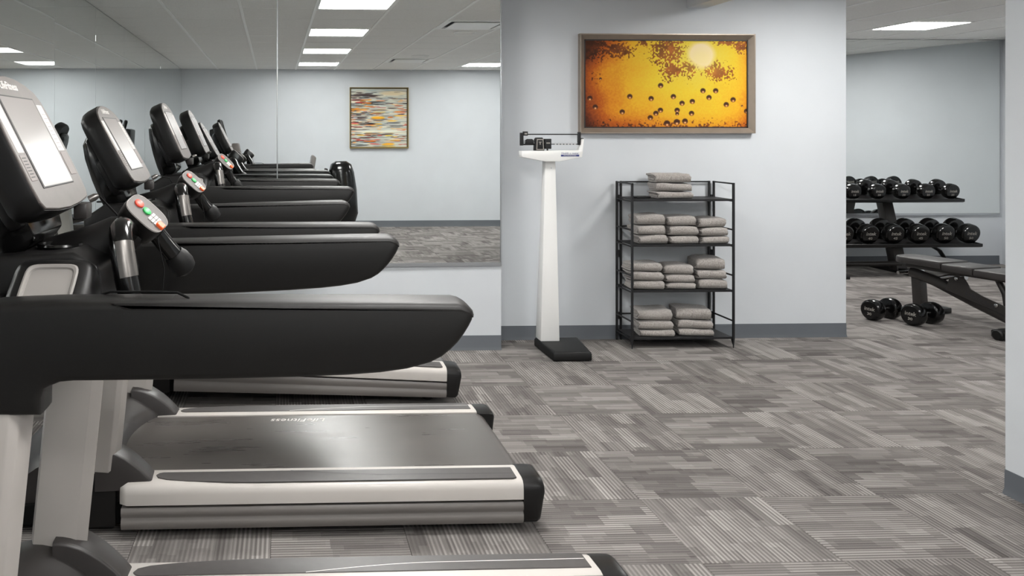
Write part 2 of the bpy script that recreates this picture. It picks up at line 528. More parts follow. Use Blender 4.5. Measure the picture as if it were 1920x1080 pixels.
def vent(x, y, z, label):
    t = empty('ceiling_vent', (x + TX / 2, y + TY / 2, z), 0, label, 'air vent', 'ceiling air diffusers')
    hx, hy = TX / 2 - 0.006, TY / 2 - 0.006
    prev = 1.0
    f = MB()
    for a, b in (((-hx, -hy), (hx, -hy + 0.05)), ((-hx, hy - 0.05), (hx, hy)), ((-hx, -hy + 0.05), (-hx + 0.05, hy - 0.05)), ((hx - 0.05, -hy + 0.05), (hx, hy - 0.05))):
        f.box((a[0], a[1], -0.006), (b[0], b[1], 0.018))
    f.build('frame', 'tee', t, 0.002, 1)
    MB().box((-hx + 0.085, -hy + 0.085, -0.012), (hx - 0.085, hy - 0.085, -0.004)).build('centre_plate', 'white', t, 0.003, 1)
    MB().box((-hx + 0.05, -hy + 0.05, 0.012), (hx - 0.05, hy - 0.05, 0.017)).build('duct_opening', 'base', t, 0, 1)
vent(GX + 2 * TX, GY + 7 * TY, CZ, 'white square air vent nearer the mirror in the reflected ceiling')
vent(GX + 2 * TX, GY + 1 * TY, CZ, 'white square air vent above the right of the striped painting')
for i, (x, y, lab) in enumerate(((1.89, 2.79, 'round white ceiling speaker beside the nearer air vent'), (1.88, 0.3, 'round white ceiling speaker beside the farther air vent'))):
    t = empty('ceiling_speaker', (x, y, CZ), 0, lab, 'ceiling speaker', 'round ceiling speakers')
    MB().lathe([(0.115, 0), (0.115, -0.006), (0.10, -0.009), (0.098, -0.004)], 32).build('rim', 'white', t)
    MB().lathe([(0.098, 0), (0.098, -0.004), (0.05, -0.006), (0.002, -0.006)], 32).build('grille', 'ceil', t)

# ------------------------------------------------------------------ mirrors
MZ0, MZ1 = 0.592, CZ - 0.004
EPS = 0.0069
def mirror_panel(name, p, q, nrm, z0, z1, label, group, th=0.006):
    """sheet of mirror glass from p to q (2-D), front face looking along nrm"""
    p = Vector(p); q = Vector(q); n_ = Vector(nrm)
    t = (q - p).normalized(); c = (p + q) / 2
    root = empty(name, (c.x, c.y, z0), 0, label, 'mirror', group)
    hl = (q - p).length / 2 - 0.002
    mt = Matrix(((t.x, -n_.x, 0, 0), (t.y, -n_.y, 0, 0), (0, 0, 1, 0), (0, 0, 0, 1)))
    mb = MB().box((-hl, 0, 0), (hl, th, z1 - z0))
    o = mb.build('glass', 'mirror', root, 0.0025, 1, True, 30); o.data.transform(mt)
    tr = MB()
    tr.prism([(-0.004, 0.012), (-0.004, -0.012), (th + 0.001, -0.012), (th + 0.001, -0.001), (-0.0012, -0.001), (-0.0012, 0.012)],
             lambda a: mt @ Vector((-hl, a[0], a[1])), lambda a: mt @ Vector((hl, a[0], a[1])))
    tr.build('channel_trim', 'alu', root, 0)
    ss = MB().box((hl - .0004, .0006, 0), (hl + .0044, th, z1 - z0)).build('seam_strip', 'alu', root, 0); ss.data.transform(mt)
    return root
tv = Vector((math.cos(EPS), math.sin(EPS))); nn = Vector((math.sin(EPS), -math.cos(EPS)))
def mp(x): return (x, 5.534 + x * math.tan(EPS))
mirror_panel('wall_mirror', mp(XL + 0.007), mp(-0.055), nn, MZ0, MZ1, 'tall wall mirror sheet left of the seam behind the treadmill consoles', 'mirror sheets of the treadmill room')
rm = mirror_panel('wall_mirror', mp(-0.055), mp(XE - 0.004), nn, MZ0, MZ1, 'tall wall mirror sheet reflecting the striped painting, beside the white scale', 'mirror sheets of the treadmill room')
e0 = mp(XE - 0.002)
MB().box((-0.004, -0.004, -0.012), (0.004, 0.012, MZ1 - MZ0)).build('edge_trim', 'alu', rm, 0.001, 1, loc=((tv * ((XE + 0.055) / 2)).x, (tv * ((XE + 0.055) / 2)).y, 0))
ys = [5.5245, 4.26, 2.98, 1.70, 0.42, -0.86, -1.99]
ORD = ['first', 'second', 'third', 'fourth', 'fifth', 'sixth']
for k in range(6):
    mirror_panel('side_mirror', (XL + 0.012, ys[k + 1]), (XL + 0.012, ys[k]), (1, 0), MZ0, MZ1,
                 'mirror sheet on the left wall facing the treadmills, %s from the far corner' % ORD[k], 'mirror sheets of the left wall')
for k, (a, b) in enumerate(((4.3, 6.3), (6.3, 8.2))):
    mirror_panel('weights_mirror', (a, YF - 0.014), (b, YF - 0.014), (0, -1), 0.578, CZ2 - 0.004,
                 ('mirror sheet behind the right part of the dumbbell rack', 'mirror sheet hidden behind the towel rack wall, left in the weights room')[1 - k], 'mirror sheets of the weights room')

# ------------------------------------------------------------------ pictures (flat prints built as fine coloured grids)
def vnoise(h, wd, cy, cx, seed):
    rs = np.random.RandomState(seed)
    gq = rs.rand(cy + 2, cx + 2)
    y = np.linspace(0, cy, h, endpoint=False); x = np.linspace(0, cx, wd, endpoint=False)
    yi = y.astype(int); xi = x.astype(int); fy = (y - yi)[:, None]; fx = (x - xi)[None, :]
    fy = fy * fy * (3 - 2 * fy); fx = fx * fx * (3 - 2 * fx)
    a = gq[yi][:, xi]; b = gq[yi][:, xi + 1]; c = gq[yi + 1][:, xi]; d = gq[yi + 1][:, xi + 1]
    return (a * (1 - fx) + b * fx) * (1 - fy) + (c * (1 - fx) + d * fx) * fy
def s2l(a):
    a = np.clip(a, 0, 1)
    return np.where(a <= 0.04045, a / 12.92, ((a + 0.055) / 1.055) ** 2.4)

def print_mat(name, rough):
    g = G(name)
    vc = g.n('ShaderNodeVertexColor', layer_name='print')
    g.l(vc.outputs[0], g.b.inputs['Base Color'])
    g.b.inputs['Roughness'].default_value = rough
    g.b.inputs['Specular IOR Level'].default_value = 0.2
    return g.m
def picture_grid(name, img, wd, hg, mtx, m, parent):
    """img[row from top, col] sRGB 0..1 -> grid lying in x (right), y (up) of mtx"""
    h, w_ = img.shape[:2]
    me = bpy.data.meshes.new(name)
    xs = np.linspace(-wd / 2, wd / 2, w_ + 1); yy = np.linspace(hg / 2, -hg / 2, h + 1)
    X, Y = np.meshgrid(xs, yy)
    vs = np.stack([X.ravel(), Y.ravel(), np.zeros(X.size)], 1)
    i = np.arange(h)[:, None] * (w_ + 1) + np.arange(w_)[None, :]
    fs = np.stack([i, i + w_ + 1, i + w_ + 2, i + 1], -1).reshape(-1, 4)
    me.vertices.add(len(vs)); me.vertices.foreach_set('co', vs.ravel())
    me.loops.add(fs.size); me.loops.foreach_set('vertex_index', fs.ravel().astype(np.int32))
    me.polygons.add(len(fs)); me.polygons.foreach_set('loop_start', np.arange(0, fs.size, 4, dtype=np.int32))
    me.update(calc_edges=True)
    ca = me.color_attributes.new('print', 'FLOAT_COLOR', 'CORNER')
    c = np.concatenate([s2l(img), np.ones(img.shape[:2] + (1,))], -1).reshape(-1, 4)
    ca.data.foreach_set('color', np.repeat(c, 4, 0).astype(np.float32).ravel())
    me.transform(mtx); me.materials.append(m)
    o = bpy.data.objects.new(name, me); COL.objects.link(o); o.parent = parent
    return o

def amber_image():
    h, w_ = 170, 306
    v, u = np.meshgrid((np.arange(h) + .5) / h, (np.arange(w_) + .5) / w_, indexing='ij')
    asp = w_ / h
    d = np.sqrt(((u - .66) * asp) ** 2 + ((v - .24)) ** 2)
    t = np.clip(1.06 - d / 1.5, 0, 1.05)
    n1 = vnoise(h, w_, 6, 10, 1); n2 = vnoise(h, w_, 70, 126, 2); n3 = vnoise(h, w_, 24, 44, 3)
    t = t + (n1 - .5) * .12 + (n2 - .5) * .10
    corner = np.clip(1 - np.sqrt((u * 1.3) ** 2 + (v * 1.1) ** 2) / .42, 0, 1)
    left = np.clip(1 - u / .16, 0, 1)
    bot = np.clip((v - .82) / .18, 0, 1) * np.clip(1.1 - np.abs(u - .45) * .6, 0, 1)
    t = t - corner * .45 - left * .22 - bot * .22 - np.clip((u - .93) / .07, 0, 1) * .2
    stops = [(-.2, (70, 28, 12)), (0, (126, 56, 18)), (.18, (172, 84, 18)), (.36, (208, 130, 24)), (.54, (222, 166, 32)), (.80, (226, 194, 44)), (1.1, (224, 204, 82))]
    ps = [s[0] for s in stops]
    img = np.stack([np.interp(t, ps, [s[1][k] for s in stops]) for k in range(3)], -1) / 255.
    # rusty speckle patches
    def blob(cx, cy, rx, ry): return np.clip(1.25 - np.sqrt(((u - cx) / rx) ** 2 + ((v - cy) / ry) ** 2), 0, 1)
    m = np.maximum.reduce([blob(.51, .13, .16, .30), blob(.53, .35, .12, .16), blob(.82, .36, .15, .17), blob(.62, .33, .13, .2) * .8,
                           blob(.97, .05, .10, .16), blob(.20, .12, .16, .14), blob(.05, .08, .15, .25), blob(.36, .03, .05, .08), blob(.86, .03, .12, .05), blob(.06, .42, .07, .12) * .6,
                           np.clip((v - .80) / .2, 0, 1) * .75])
    n5 = vnoise(h, w_, 48, 86, 8); sp = (n2 * .62 + n5 * .28 + n3 * .10) * 1.10
    k = np.clip((m * .86 - sp - .05) * 9, 0, 1)[..., None]
    rust = np.array([.56, .28, .10]) * (0.65 + .5 * n3)[..., None]
    rust = rust * (0.55 + .55 * np.clip(t, 0, 1))[..., None] + np.array([.10, .05, .06]) * np.clip(u - .4, 0, 1)[..., None]
    img = img * (1 - k * .85) + rust * k * .85
    # the pale glowing disc
    n4 = vnoise(h, w_, 12, 20, 5)
    s = np.clip(1.35 - (np.sqrt(((u - .715) / .075) ** 2 + ((v - .17) / .125) ** 2) + (n4 - .5) * .25), 0, 1)
    s = np.clip(s * 2.2, 0, 1)[..., None]
    img = img * (1 - s) + np.array([.93, .84, .74]) * s
    s2 = np.clip(1.2 - np.sqrt(((u - .715) / .16) ** 2 + ((v - .2) / .22) ** 2), 0, 1)[..., None] * .35
    img = img * (1 - s2) + np.array([.92, .86, .35]) * s2
    # bubbles
    B = [(.035, .665), (.068, .765), (.10, .445, .5), (.278, .645), (.232, .82), (.466, .52), (.408, .668), (.544, .645), (.597, .72), (.66, .70),
         (.725, .578), (.803, .578), (.762, .655), (.91, .68), (.868, .735), (.993, .81), (.655, .835), (.567, .80), (.567, .84, .7), (.465, .80), (.437, .835), (.403, .885),
         (.505, .95, 1.2), (.565, .935, 1.2), (.615, .925, 1.1), (.965, .75, .4)]
    for b in B:
        r = .019 * (b[2] if len(b) > 2 else 1)
        dx = (u - b[0]) * asp / 1.0; dy = v - b[1]
        r_ = r * asp
        dd = np.sqrt(dx * dx + dy * dy) / (r_ * .95)
        k = np.clip((1 - dd) * 5, 0, 1)[..., None] * .93
        base = np.array([.22, .11, .06]) + np.array([.45, .28, .12]) * np.clip(dy / r_ * .9 + .05, 0, 1)[..., None]
        hl = np.clip(1 - np.sqrt((dx - r_ * .05) ** 2 + (dy - r_ * .35) ** 2) / (r_ * .45), 0, 1)[..., None]
        base = base + np.array([.75, .65, .5]) * hl
        img = img * (1 - k) + base * k
    return np.clip(img, 0, 1)

def streak_image():
    """abstract horizontal paint streaks; drawn as the mirror shows it, flipped for the wall"""
    h, w_ = 130, 110
    rs = np.random.RandomState(11)
    v, u = np.meshgrid((np.arange(h) + .5) / h, (np.arange(w_) + .5) / w_, indexing='ij')
    img = np.ones((h, w_, 3)) * np.array([.80, .80, .74])
    img = img * (0.82 + .2 * vnoise(h, w_, 60, 4, 21))[..., None]
    pal_pale = [(205, 200, 182), (190, 200, 196), (222, 214, 190), (160, 172, 172), (150, 148, 146)]
    pal_dark = [(52, 44, 46), (70, 58, 58), (96, 74, 66), (40, 38, 44), (84, 92, 96)]
    pal_hot = [(232, 150, 36), (224, 120, 34), (180, 84, 50), (240, 182, 52), (196, 62, 52), (236, 168, 96)]
    def streak(cx, cy, lx, ly, col, a=.85):
        nonlocal img
        wob = (vnoise(h, w_, 40, 6, rs.randint(9999)) - .5) * .012
        k = np.clip(1.3 - (np.abs((u - cx) / lx) ** 3 + np.abs((v + wob - cy) / ly) ** 2), 0, 1)[..., None] * a
        img = img * (1 - k) + np.array(col) / 255. * k
    for _ in range(220):
        cx, cy = rs.rand(), rs.rand()
        streak(cx, cy, .08 + .22 * rs.rand(), .004 + .010 * rs.rand(), pal_pale[rs.randint(5)], .7)
    for _ in range(230):
        cx = rs.rand() ** 1.5; cy = .05 + .9 * rs.rand()
        if cx > .55 and rs.rand() < .6: continue
        if .66 < cy < .78 and rs.rand() < .8: continue
        streak(cx, cy, .04 + .13 * rs.rand(), .003 + .008 * rs.rand(), pal_dark[rs.randint(5)], .88)
    for _ in range(120):
        cx = rs.rand() ** 1.2; cy = .15 + .8 * rs.rand()
        streak(cx, cy, .03 + .10 * rs.rand(), .003 + .007 * rs.rand(), pal_hot[rs.randint(6)], .82)
    for a in [(.25, .12, .3, .022, (58, 46, 46)), (.27, .19, .12, .018, (226, 132, 44)), (.12, .20, .14, .02, (110, 60, 58)), (.75, .08, .28, .06, (216, 196, 158)), (.5, .03, .3, .02, (150, 170, 170)),
              (.14, .36, .2, .03, (244, 150, 26)), (.2, .44, .2, .012, (70, 56, 54)), (.16, .50, .16, .035, (62, 56, 60)), (.08, .50, .05, .02, (188, 186, 196)), (.48, .50, .14, .04, (240, 172, 34)), (.7, .49, .06, .025, (226, 120, 40)),
              (.08, .59, .09, .016, (190, 62, 54)), (.28, .60, .18, .03, (44, 38, 40)), (.12, .65, .16, .014, (150, 50, 40)), (.42, .64, .08, .012, (240, 180, 60)), (.5, .73, .5, .035, (228, 226, 206)),
              (.2, .88, .12, .012, (206, 60, 54)), (.66, .95, .13, .035, (240, 170, 40)), (.67, .80, .08, .012, (244, 214, 84)), (.65, .985, .16, .012, (246, 200, 40)), (.2, .965, .14, .02, (60, 70, 74)), (.78, .88, .12, .012, (244, 200, 90))]:
        streak(a[0], a[1], a[2] * .9, a[3] * .62, a[4], .85)
    for _ in range(90):
        cx, cy = rs.rand(), rs.rand()
        streak(cx, cy, .05 + .16 * rs.rand(), .002 + .005 * rs.rand(), (pal_pale + pal_dark)[rs.randint(10)], .6)
    return np.clip(img, 0, 1)[:, ::-1]

def framed(name, cx, cz, wd, hg, y, facing, fw, fd, mframe, img, label, cat, slope=0.5, mprint=None):
    """picture hung on a wall plane y; facing -1 looks to -y, +1 looks to +y"""
    t = empty(name, (cx, y, cz - hg / 2), 0, label, cat)
    s_ = facing
    hx, hz = wd / 2, hg / 2
    # frame: mitred profile (4 mitred lengths, each a child)
    def P(x, d, z): return (x, s_ * d, z + hz)
    prof = [(0, 0.0), (0, fd), (fw * .18, fd), (fw * .95, fd * .45), (fw, fd * .40), (fw, 0.0)]
    cs = [(-hx, -hz), (hx, -hz), (hx, hz), (-hx, hz)]
    for k in range(4):
        a, b = cs[k], cs[(k + 1) % 4]
        mb = MB()
        ra = [P(a[0] - math.copysign(i, a[0]), d, a[1] - math.copysign(i, a[1])) for i, d in prof]
        rb = [P(b[0] - math.copysign(i, b[0]), d, b[1] - math.copysign(i, b[1])) for i, d in prof]
        mb.loft([ra, rb]).build('frame_side', mframe, t, 0)
    iw, ih = wd - 2 * fw, hg - 2 * fw
    lip = MB()
    lw = 0.008
    for a, b in (((-iw / 2, -ih / 2), (iw / 2, -ih / 2 + lw)), ((-iw / 2, ih / 2 - lw), (iw / 2, ih / 2)), ((-iw / 2, -ih / 2), (-iw / 2 + lw, ih / 2)), ((iw / 2 - lw, -ih / 2), (iw / 2, ih / 2))):
        p0 = P(a[0], fd * .2, a[1]); p1 = P(b[0], fd * .42, b[1])
        lip.box((min(p0[0], p1[0]), min(p0[1], p1[1]), min(p0[2], p1[2])), (max(p0[0], p1[0]), max(p0[1], p1[1]), max(p0[2], p1[2])))
    lip.build('inner_lip', 'framed', t, 0)
    p0 = P(-iw / 2, 0, -ih / 2); p1 = P(iw / 2, fd * .25, ih / 2)
    MB().box((p0[0], min(p0[1], p1[1]), p0[2]), (p1[0], max(p0[1], p1[1]), p1[2])).build('backing_board', 'framed', t, 0)
    mt = frame_mtx(P(0, fd * .25 + 0.0008, 0), (-s_, 0, 0), (0, 0, 1))
    picture_grid('print', img, iw, ih, mt, mprint, t)
    return t
framed('wall_picture', 2.772, 1.856, 1.292, 0.722, YW, -1, 0.040, 0.045, 'frame', amber_image(), 'wide framed amber picture of golden droplets on the back wall above the towel rack', 'picture', mprint=print_mat('amber_print', 0.55))
framed('painting', 1.62, 1.765, 0.955, 0.985, YB, 1, 0.016, 0.04, 'gold', streak_image(), 'square abstract painting with orange and dark streaks, seen in the mirror', 'painting', mprint=print_mat('streak_print', 0.7))

# ------------------------------------------------------------------ treadmills
def treadmill(xo, yc, label, tilt=0.0, railz=((1.150, 1.145), (1.150, 1.172)), tails=(0.352, 0.31), deck=0.0, con=(-0.605, 1.292, 27.0), cable=False, cord2=False):
    t = empty('treadmill', (xo, yc, 0), 0, label, 'treadmill', 'row of treadmills facing the left wall')
    if tilt:
        t.rotation_euler = (0, R(tilt), 0)
        t.location = (xo, yc, math.sin(R(tilt)) * 0.95 + 0.004)
    dz = lambda x: (0.9 - x) * math.tan(R(deck))
    XF, XR, XC = -0.60, 0.885, 0.965
    HW = 0.443
    # under-frame and feet
    mb = MB(); mb.prism([(-1.12, 0.035), (-1.15, 0.10), (-0.9, 0.115), (XR, 0.10), (XR, 0.04)], lambda p: (p[0], -0.385, p[1]), lambda p: (p[0], 0.385, p[1]))
    mb.build('base_frame', 'matblack', t, 0.004, 1)
    for fx in (-1.02, 0.80):
        for sy in (-1, 1):
            MB().lathe([(0.026, 0), (0.03, 0.004), (0.03, 0.014), (0.012, 0.016), (0.012, 0.045)], 16).build('foot', 'rubber', t, loc=(fx, sy * 0.33, 0))
    # running belt with the turn over the rear roller
    zt = 0.196
    arc = [(0.875 + 0.05 * math.sin(a), zt - 0.05 + 0.05 * math.cos(a)) for a in [math.pi * k / 10 for k in range(11)]]
    prof = [(-0.66, zt)] + [(x, zt) for x in (-0.3, 0.1, 0.5)] + arc + [(-0.66, zt - 0.1)]
    mb = MB(); mb.prism(prof, lambda p: (p[0], -0.292, p[1] + dz(p[0])), lambda p: (p[0], 0.292, p[1] + dz(p[0])))
    belt = mb.build('running_belt', 'belt', t, 0)
    mt = frame_mtx((0.06, 0.235, zt + 0.0005 + dz(0.06)), (-1, 0, 0), (0, -1, 0))
    text_mesh('belt_lettering', 'LifeFitness', 0.056, mt, 'ink', belt, 0.0003, 0.25, 0.0, 1.05)
    for s in (-1, 1):
        near = s < 0
        Y = lambda y: s * y
        # upper side rail
        pr = [(.300, .150), (.300, .199), (.318, .203), (.41, .199), (.428, .193), (.438, .182), (.442, .165), (.443, .128), (.43, .122), (.300, .122)]
        rings = []
        for x, k in ((XF - .015, .55), (XF - .008, .85), (XF + .02, 1), (-.2, 1), (.3, 1), (XR, 1)):
            rings.append([(x, Y(.30 + (a - .30) * (k if a > .36 else 1)), .122 + (b - .122) * k + dz(x)) for a, b in pr])
        sr = MB().loft(rings).build('side_rail', 'silver', t, 0, angle=50)
        # lower skirt with a groove
        pr = [(.40, .117), (.438, .117), (.444, .108), (.444, .092), (.437, .084), (.437, .079), (.444, .071), (.444, .052), (.436, .038), (.40, .034)]
        rings = []
        for x in (XF, -.2, .3, XR):
            rings.append([(x, Y(a), b + dz(x) * (b - .0) / .12) for a, b in pr])
        MB().loft(rings).build('lower_skirt', 'silver2', t, 0, angle=50)
        # foot grip inlay
        outl = [(.865, .335), (.865, .418), (.85, .424), (-.10, .424), (-.22, .420), (-.36, .408), (-.44, .394), (-.475, .378), (-.485, .356), (-.475, .341), (-.46, .335)]
        mb = MB(); mb.prism(outl, lambda p: (p[0], Y(p[1]), .1995 + dz(p[0]) - (p[1] - .318) * .035), lambda p: (p[0], Y(p[1]), .2058 + dz(p[0]) - (p[1] - .318) * .035))
        inl = mb.build('foot_grip', 'inlay', sr, 0.0012, 1)
        pts = [(.02 + .42 * k / 14, .336 + .046 * math.sin(k / 14 * math.pi / 2)) for k in range(15)] + [(.86, .386)]
        st = MB(); ring = []
        lo = [(p[0], Y(p[1] - .0016), .2061 + dz(p[0]) - (p[1] - .318) * .035) for p in pts]
        hi = [(p[0], Y(p[1] + .0016), .2061 + dz(p[0]) - (p[1] - .318) * .035) for p in pts]
        n = len(pts)
        st.add(lo + hi, [(i, i + 1, n + i + 1, n + i) for i in range(n - 1)])
        st.build('accent_line', 'ink' if not near else 'inkd', sr, 0, 1)
        # end cap
        pr = [(.288, .045), (.288, .195), (.30, .203), (.40, .202), (.425, .197), (.440, .184), (.446, .165), (.446, .06), (.440, .045), (.425, .036), (.30, .036)]
        rings = []
        for x, k in ((XR, 1), (XR + .05, 1), (XR + .068, .97), (XR + .077, .90), (XR + .081, .80)):
            zc = .112; rings.append([(x - (.014 if b < .11 and x > .94 else 0), Y(.367 + (a - .367) * (1 - (1 - k) * .6)), zc + (b - zc) * k + dz(x)) for a, b in pr])
        MB().loft(rings).build('end_cap', 'blackp', t, 0, angle=45)
        # upright: tapered two-facet column leaning to the rear
        def xr(z): return -.615 + .10 * (z - .3) / 1.0 * 1.0
        rings = []
        for z, kz in ((.235, 0), (.245, .004), (.6, .004), (.96, .004)):
            r_ = xr(z); l_ = r_ - .168 - .004
            yo, yi = .418, .330
            e = 0.006 if z < .24 else 0
            rings.append([(l_ + .02 + e, Y(yi), z), (r_ - .03 - e, Y(yi), z), (r_ - e, Y(yi + .018), z), (r_ - .012 - e, Y(yo - .012), z), (r_ - .03, Y(yo - e), z), (l_ + .035, Y(yo - e), z), (l_ + e, Y(yo - .03), z)])
        MB().loft(rings).build('upright', 'upright', t, 0.003, 2, angle=30)
        MB().box((-.79, Y(.405) if s > 0 else -.405, .03), (-.625, Y(.335) if s < 0 else .405, .24)).build('upright_foot', 'blackp', t, 0.01)
        # fender that sweeps from the upright down to the side rail
        rings = []
        for k in range(11):
            a = k / 10
            x = -.70 + .205 * a
            zt2 = .20 + .125 * math.cos(a * math.pi / 2) ** 0.9
            wv = .062 * (1 - .25 * a)
            yc2 = .355
            ring = [(x, Y(yc2 - wv), .17), (x, Y(yc2 - wv), max(.175, zt2 - .010)), (x, Y(yc2 - wv + .003), zt2 - .003), (x, Y(yc2 - wv + .010), zt2), (x, Y(yc2 + wv - .010), zt2), (x, Y(yc2 + wv - .003), zt2 - .003), (x, Y(yc2 + wv), max(.175, zt2 - .010)), (x, Y(yc2 + wv), .17)]
            rings.append(ring)
        MB().loft(rings).build('fender', 'fender', t, 0, angle=60)
        # handrail: side outline lofted across its thickness
        yr = .372
        z0, z1 = railz[0 if near else 1]
        tail = tails[0 if near else 1]
        def adj(p):
            x, z = p
            zs = lin_interp([(-.45, z0 - 1.158), (.30, z1 - 1.149)], x)
            if x < -.47 and z < .985: zs = 0
            return (x + (tail - .339) * min(1, max(0, (x + .1) / .4)), z + zs)
        topl = [(.306, 1.149), (.2, 1.151), (.031, 1.153), (-.18, 1.156), (-.386, 1.158)]
        nose = [(.251, 1.028), (.275, 1.040), (.293, 1.054), (.308, 1.069), (.320, 1.085), (.330, 1.101), (.336, 1.113), (.339, 1.124), (.3365, 1.133), (.330, 1.140), (.320, 1.1455)]
        outl = [(-.80, .928), (-.66, .928), (-.522, .928), (-.521, .962), (-.515, .979), (-.503, .991), (-.485, .998), (-.46, 1.0), (-.187, 1.0), (-.02, 1.002), (.086, 1.005), (.15, 1.009), (.205, 1.016)] + nose + topl + [(-.50, 1.158), (-.616, 1.154), (-.70, 1.138), (-.76, 1.10), (-.80, 1.04)]
        def inset(poly, d):
            n = len(poly); out = []
            for i in range(n):
                a0, a1, a2 = Vector(poly[i - 1]), Vector(poly[i]), Vector(poly[(i + 1) % n])
                e1 = (a1 - a0).normalized(); e2 = (a2 - a1).normalized()
                nn_ = (Vector((-e1.y, e1.x)) + Vector((-e2.y, e2.x)))
                nn_ = nn_.normalized() if nn_.length > 1e-6 else Vector((0, 0))
                out.append((a1.x + nn_.x * d, a1.y + nn_.y * d))
            return out
        def slices(poly, hw, extra=0.0):
            rings = []
            for f, d in ((-1, .016), (-.965, .0085), (-.88, .0035), (-.72, .0008), (-.3, 0), (.3, 0), (.72, .0008), (.88, .0035), (.965, .0085), (1, .016)):
                rings.append([(p[0], Y(yr + f * hw), p[1]) for p in inset(poly, d - extra)])
            return rings
        hr = MB().loft(slices([adj(p) for p in outl], .051)).build('handrail', 'rail', t, 0, angle=50)
        # soft top pad sits over the shell from the seam up
        seam = [(-.35, 1.131), (-.2, 1.1295), (0, 1.128), (.2, 1.1255), (.31, 1.1225), (.3385, 1.1185)]
        padl = seam + nose[-4:] + topl[:-1] + [(-.386, 1.156)]
        MB().loft(slices([adj(p) for p in padl], .0515, .0012)).build('top_pad', 'pad', hr, 0, angle=50)
        # dashboard shoulder: a rounded pod whose top opens into a bottle tray that slopes outward
        c0 = Vector((-.548, Y(.268), 1.150)); ex = Vector((1, 0, 0)); ey = Vector((0, -s * .80, .60)).normalized(); ez = Vector((0, s * .60, .80))
        W, Hh = .055, .058
        def TP(a, b, d): return c0 + ex * a + ey * b + ez * d
        ro = [(math.copysign(abs(math.cos(q)) ** .35, math.cos(q)), math.copysign(abs(math.sin(q)) ** .35, math.sin(q))) for q in [2 * math.pi * i / 28 + .001 for i in range(28)]]
        def TR(ka, kb, d): return [TP(a * (W + ka), b * (Hh + kb), d) for a, b in ro]
        MB().loft([[Vector((p.x, p.y, min(p.z, 1.06))) for p in TR(.035, .03, -.10)], TR(.038, .035, -.045), TR(.036, .033, -.012), TR(.030, .027, .002), TR(.016, .014, .010), TR(.002, .002, .012), TR(-.006, -.006, -.02)], False).build('dash_shoulder', 'blackp', t, 0, angle=50)
        MB().loft([TR(.003, .003, .008), TR(.003, .003, .0135), TR(-.001, -.001, .0155), TR(-.006, -.006, .013), TR(-.009, -.009, .004), TR(-.020, -.020, -.055), TR(-.026, -.026, -.060)]).build('bottle_tray', 'traygrey', t, 0, angle=40)
    # motor hood
    nx, ny = 16, 20
    vs, fs = [], []
    for i in range(nx + 1):
        a = i / nx
        for j in range(ny + 1):
            y = -.37 + .74 * j / ny
            back = -.66 + .13 * abs(y / .37) ** 2.5
            x = -1.17 + .06 * (y / .37) ** 2 + (back + 1.17 - .06 * (y / .37) ** 2) * a
            z = .06 + .25 * (math.sin(min(1, a / .62) * math.pi / 2) ** .7) if a < .62 else .31 - .10 * ((a - .62) / .38) ** 2
            z -= .025 * abs(y / .37) ** 4 * (1 - a)
            vs.append((x, y, z))
    for i in range(nx):
        for j in range(ny):
            q = i * (ny + 1) + j
            fs.append((q, q + 1, q + ny + 2, q + ny + 1))
    k = len(vs)
    vs += [(v[0], v[1], .05) for v in vs]
    per = [j for j in range(ny + 1)] + [i * (ny + 1) + ny for i in range(1, nx + 1)] + [nx * (ny + 1) + j for j in range(ny - 1, -1, -1)] + [i * (ny + 1) for i in range(nx - 1, 0, -1)]
    for a, b in zip(per, per[1:] + per[:1]): fs.append((a, b, b + k, a + k))
    m2 = MB(); m2.add(vs, fs)
    used = sorted({i for f in m2.f for i in f}); mp_ = {o: n for n, o in enumerate(used)}
    m2.v = [m2.v[i] for i in used]; m2.f = [tuple(mp_[i] for i in f) for f in m2.f]
    m2.build('motor_hood', 'fender', t, 0, angle=50)
    # dashboard centre
    mb = MB(); mb.prism([(-.80, 1.03), (-.80, 1.15), (-.72, 1.205), (-.52, 1.216), (-.46, 1.185), (-.45, 1.06)], lambda p: (p[0], -.185, p[1]), lambda p: (p[0], .185, p[1]))
    mb.build('dashboard', 'blackp', t, 0.012, 3)
    MB().lathe([(.045, 0), (.052, 0), (.054, .004), (.052, .009), (.044, .009), (.042, .002)], 28).build('cup_ring', 'blackg', t, loc=(-.58, -.06, 1.213))
    MB().tube([(-.66, -.34, 1.08), (-.66, .34, 1.08)], .05, 14).build('cross_bar', 'blackp', t)
    # console back shell and silver strut
    bx, bz, th = con
    ut = Vector((-math.sin(R(th)), 0, math.cos(R(th)))); nf = Vector((math.cos(R(th)), 0, math.sin(R(th))))
    B0 = Vector((bx, 0, bz))
    def F(a, b, d): return B0 + Vector((0, 1, 0)) * a + ut * b + nf * d
    rings = []
    for b0, d0, b1, d1, wv in ((-.062, -.172, -.040, -.085, .10), (-.045, -.176, -.030, -.072, .12), (.02, -.172, .02, -.066, .14), (.10, -.162, .10, -.062, .145), (.19, -.146, .19, -.062, .14), (.245, -.130, .245, -.066, .125), (.268, -.108, .262, -.078, .10)):
        rings.append([F(-wv, b1, d1), F(-wv, b0, d0 + .025), F(-wv + .03, b0, d0), F(wv - .03, b0, d0), F(wv, b0, d0 + .025), F(wv, b1, d1)])
    MB().loft(rings).build('console_back', 'blackg', t, 0.006, 2, angle=45)
    mb = MB(); mb.prism([(-.86, 1.02), (-.74, 1.02), (-.655, 1.19), (-.715, 1.21)], lambda p: (p[0] + bx + .605, -.06, p[1]), lambda p: (p[0] + bx + .605, .06, p[1]))
    mb.build('neck', 'silver', t, 0.012, 2)
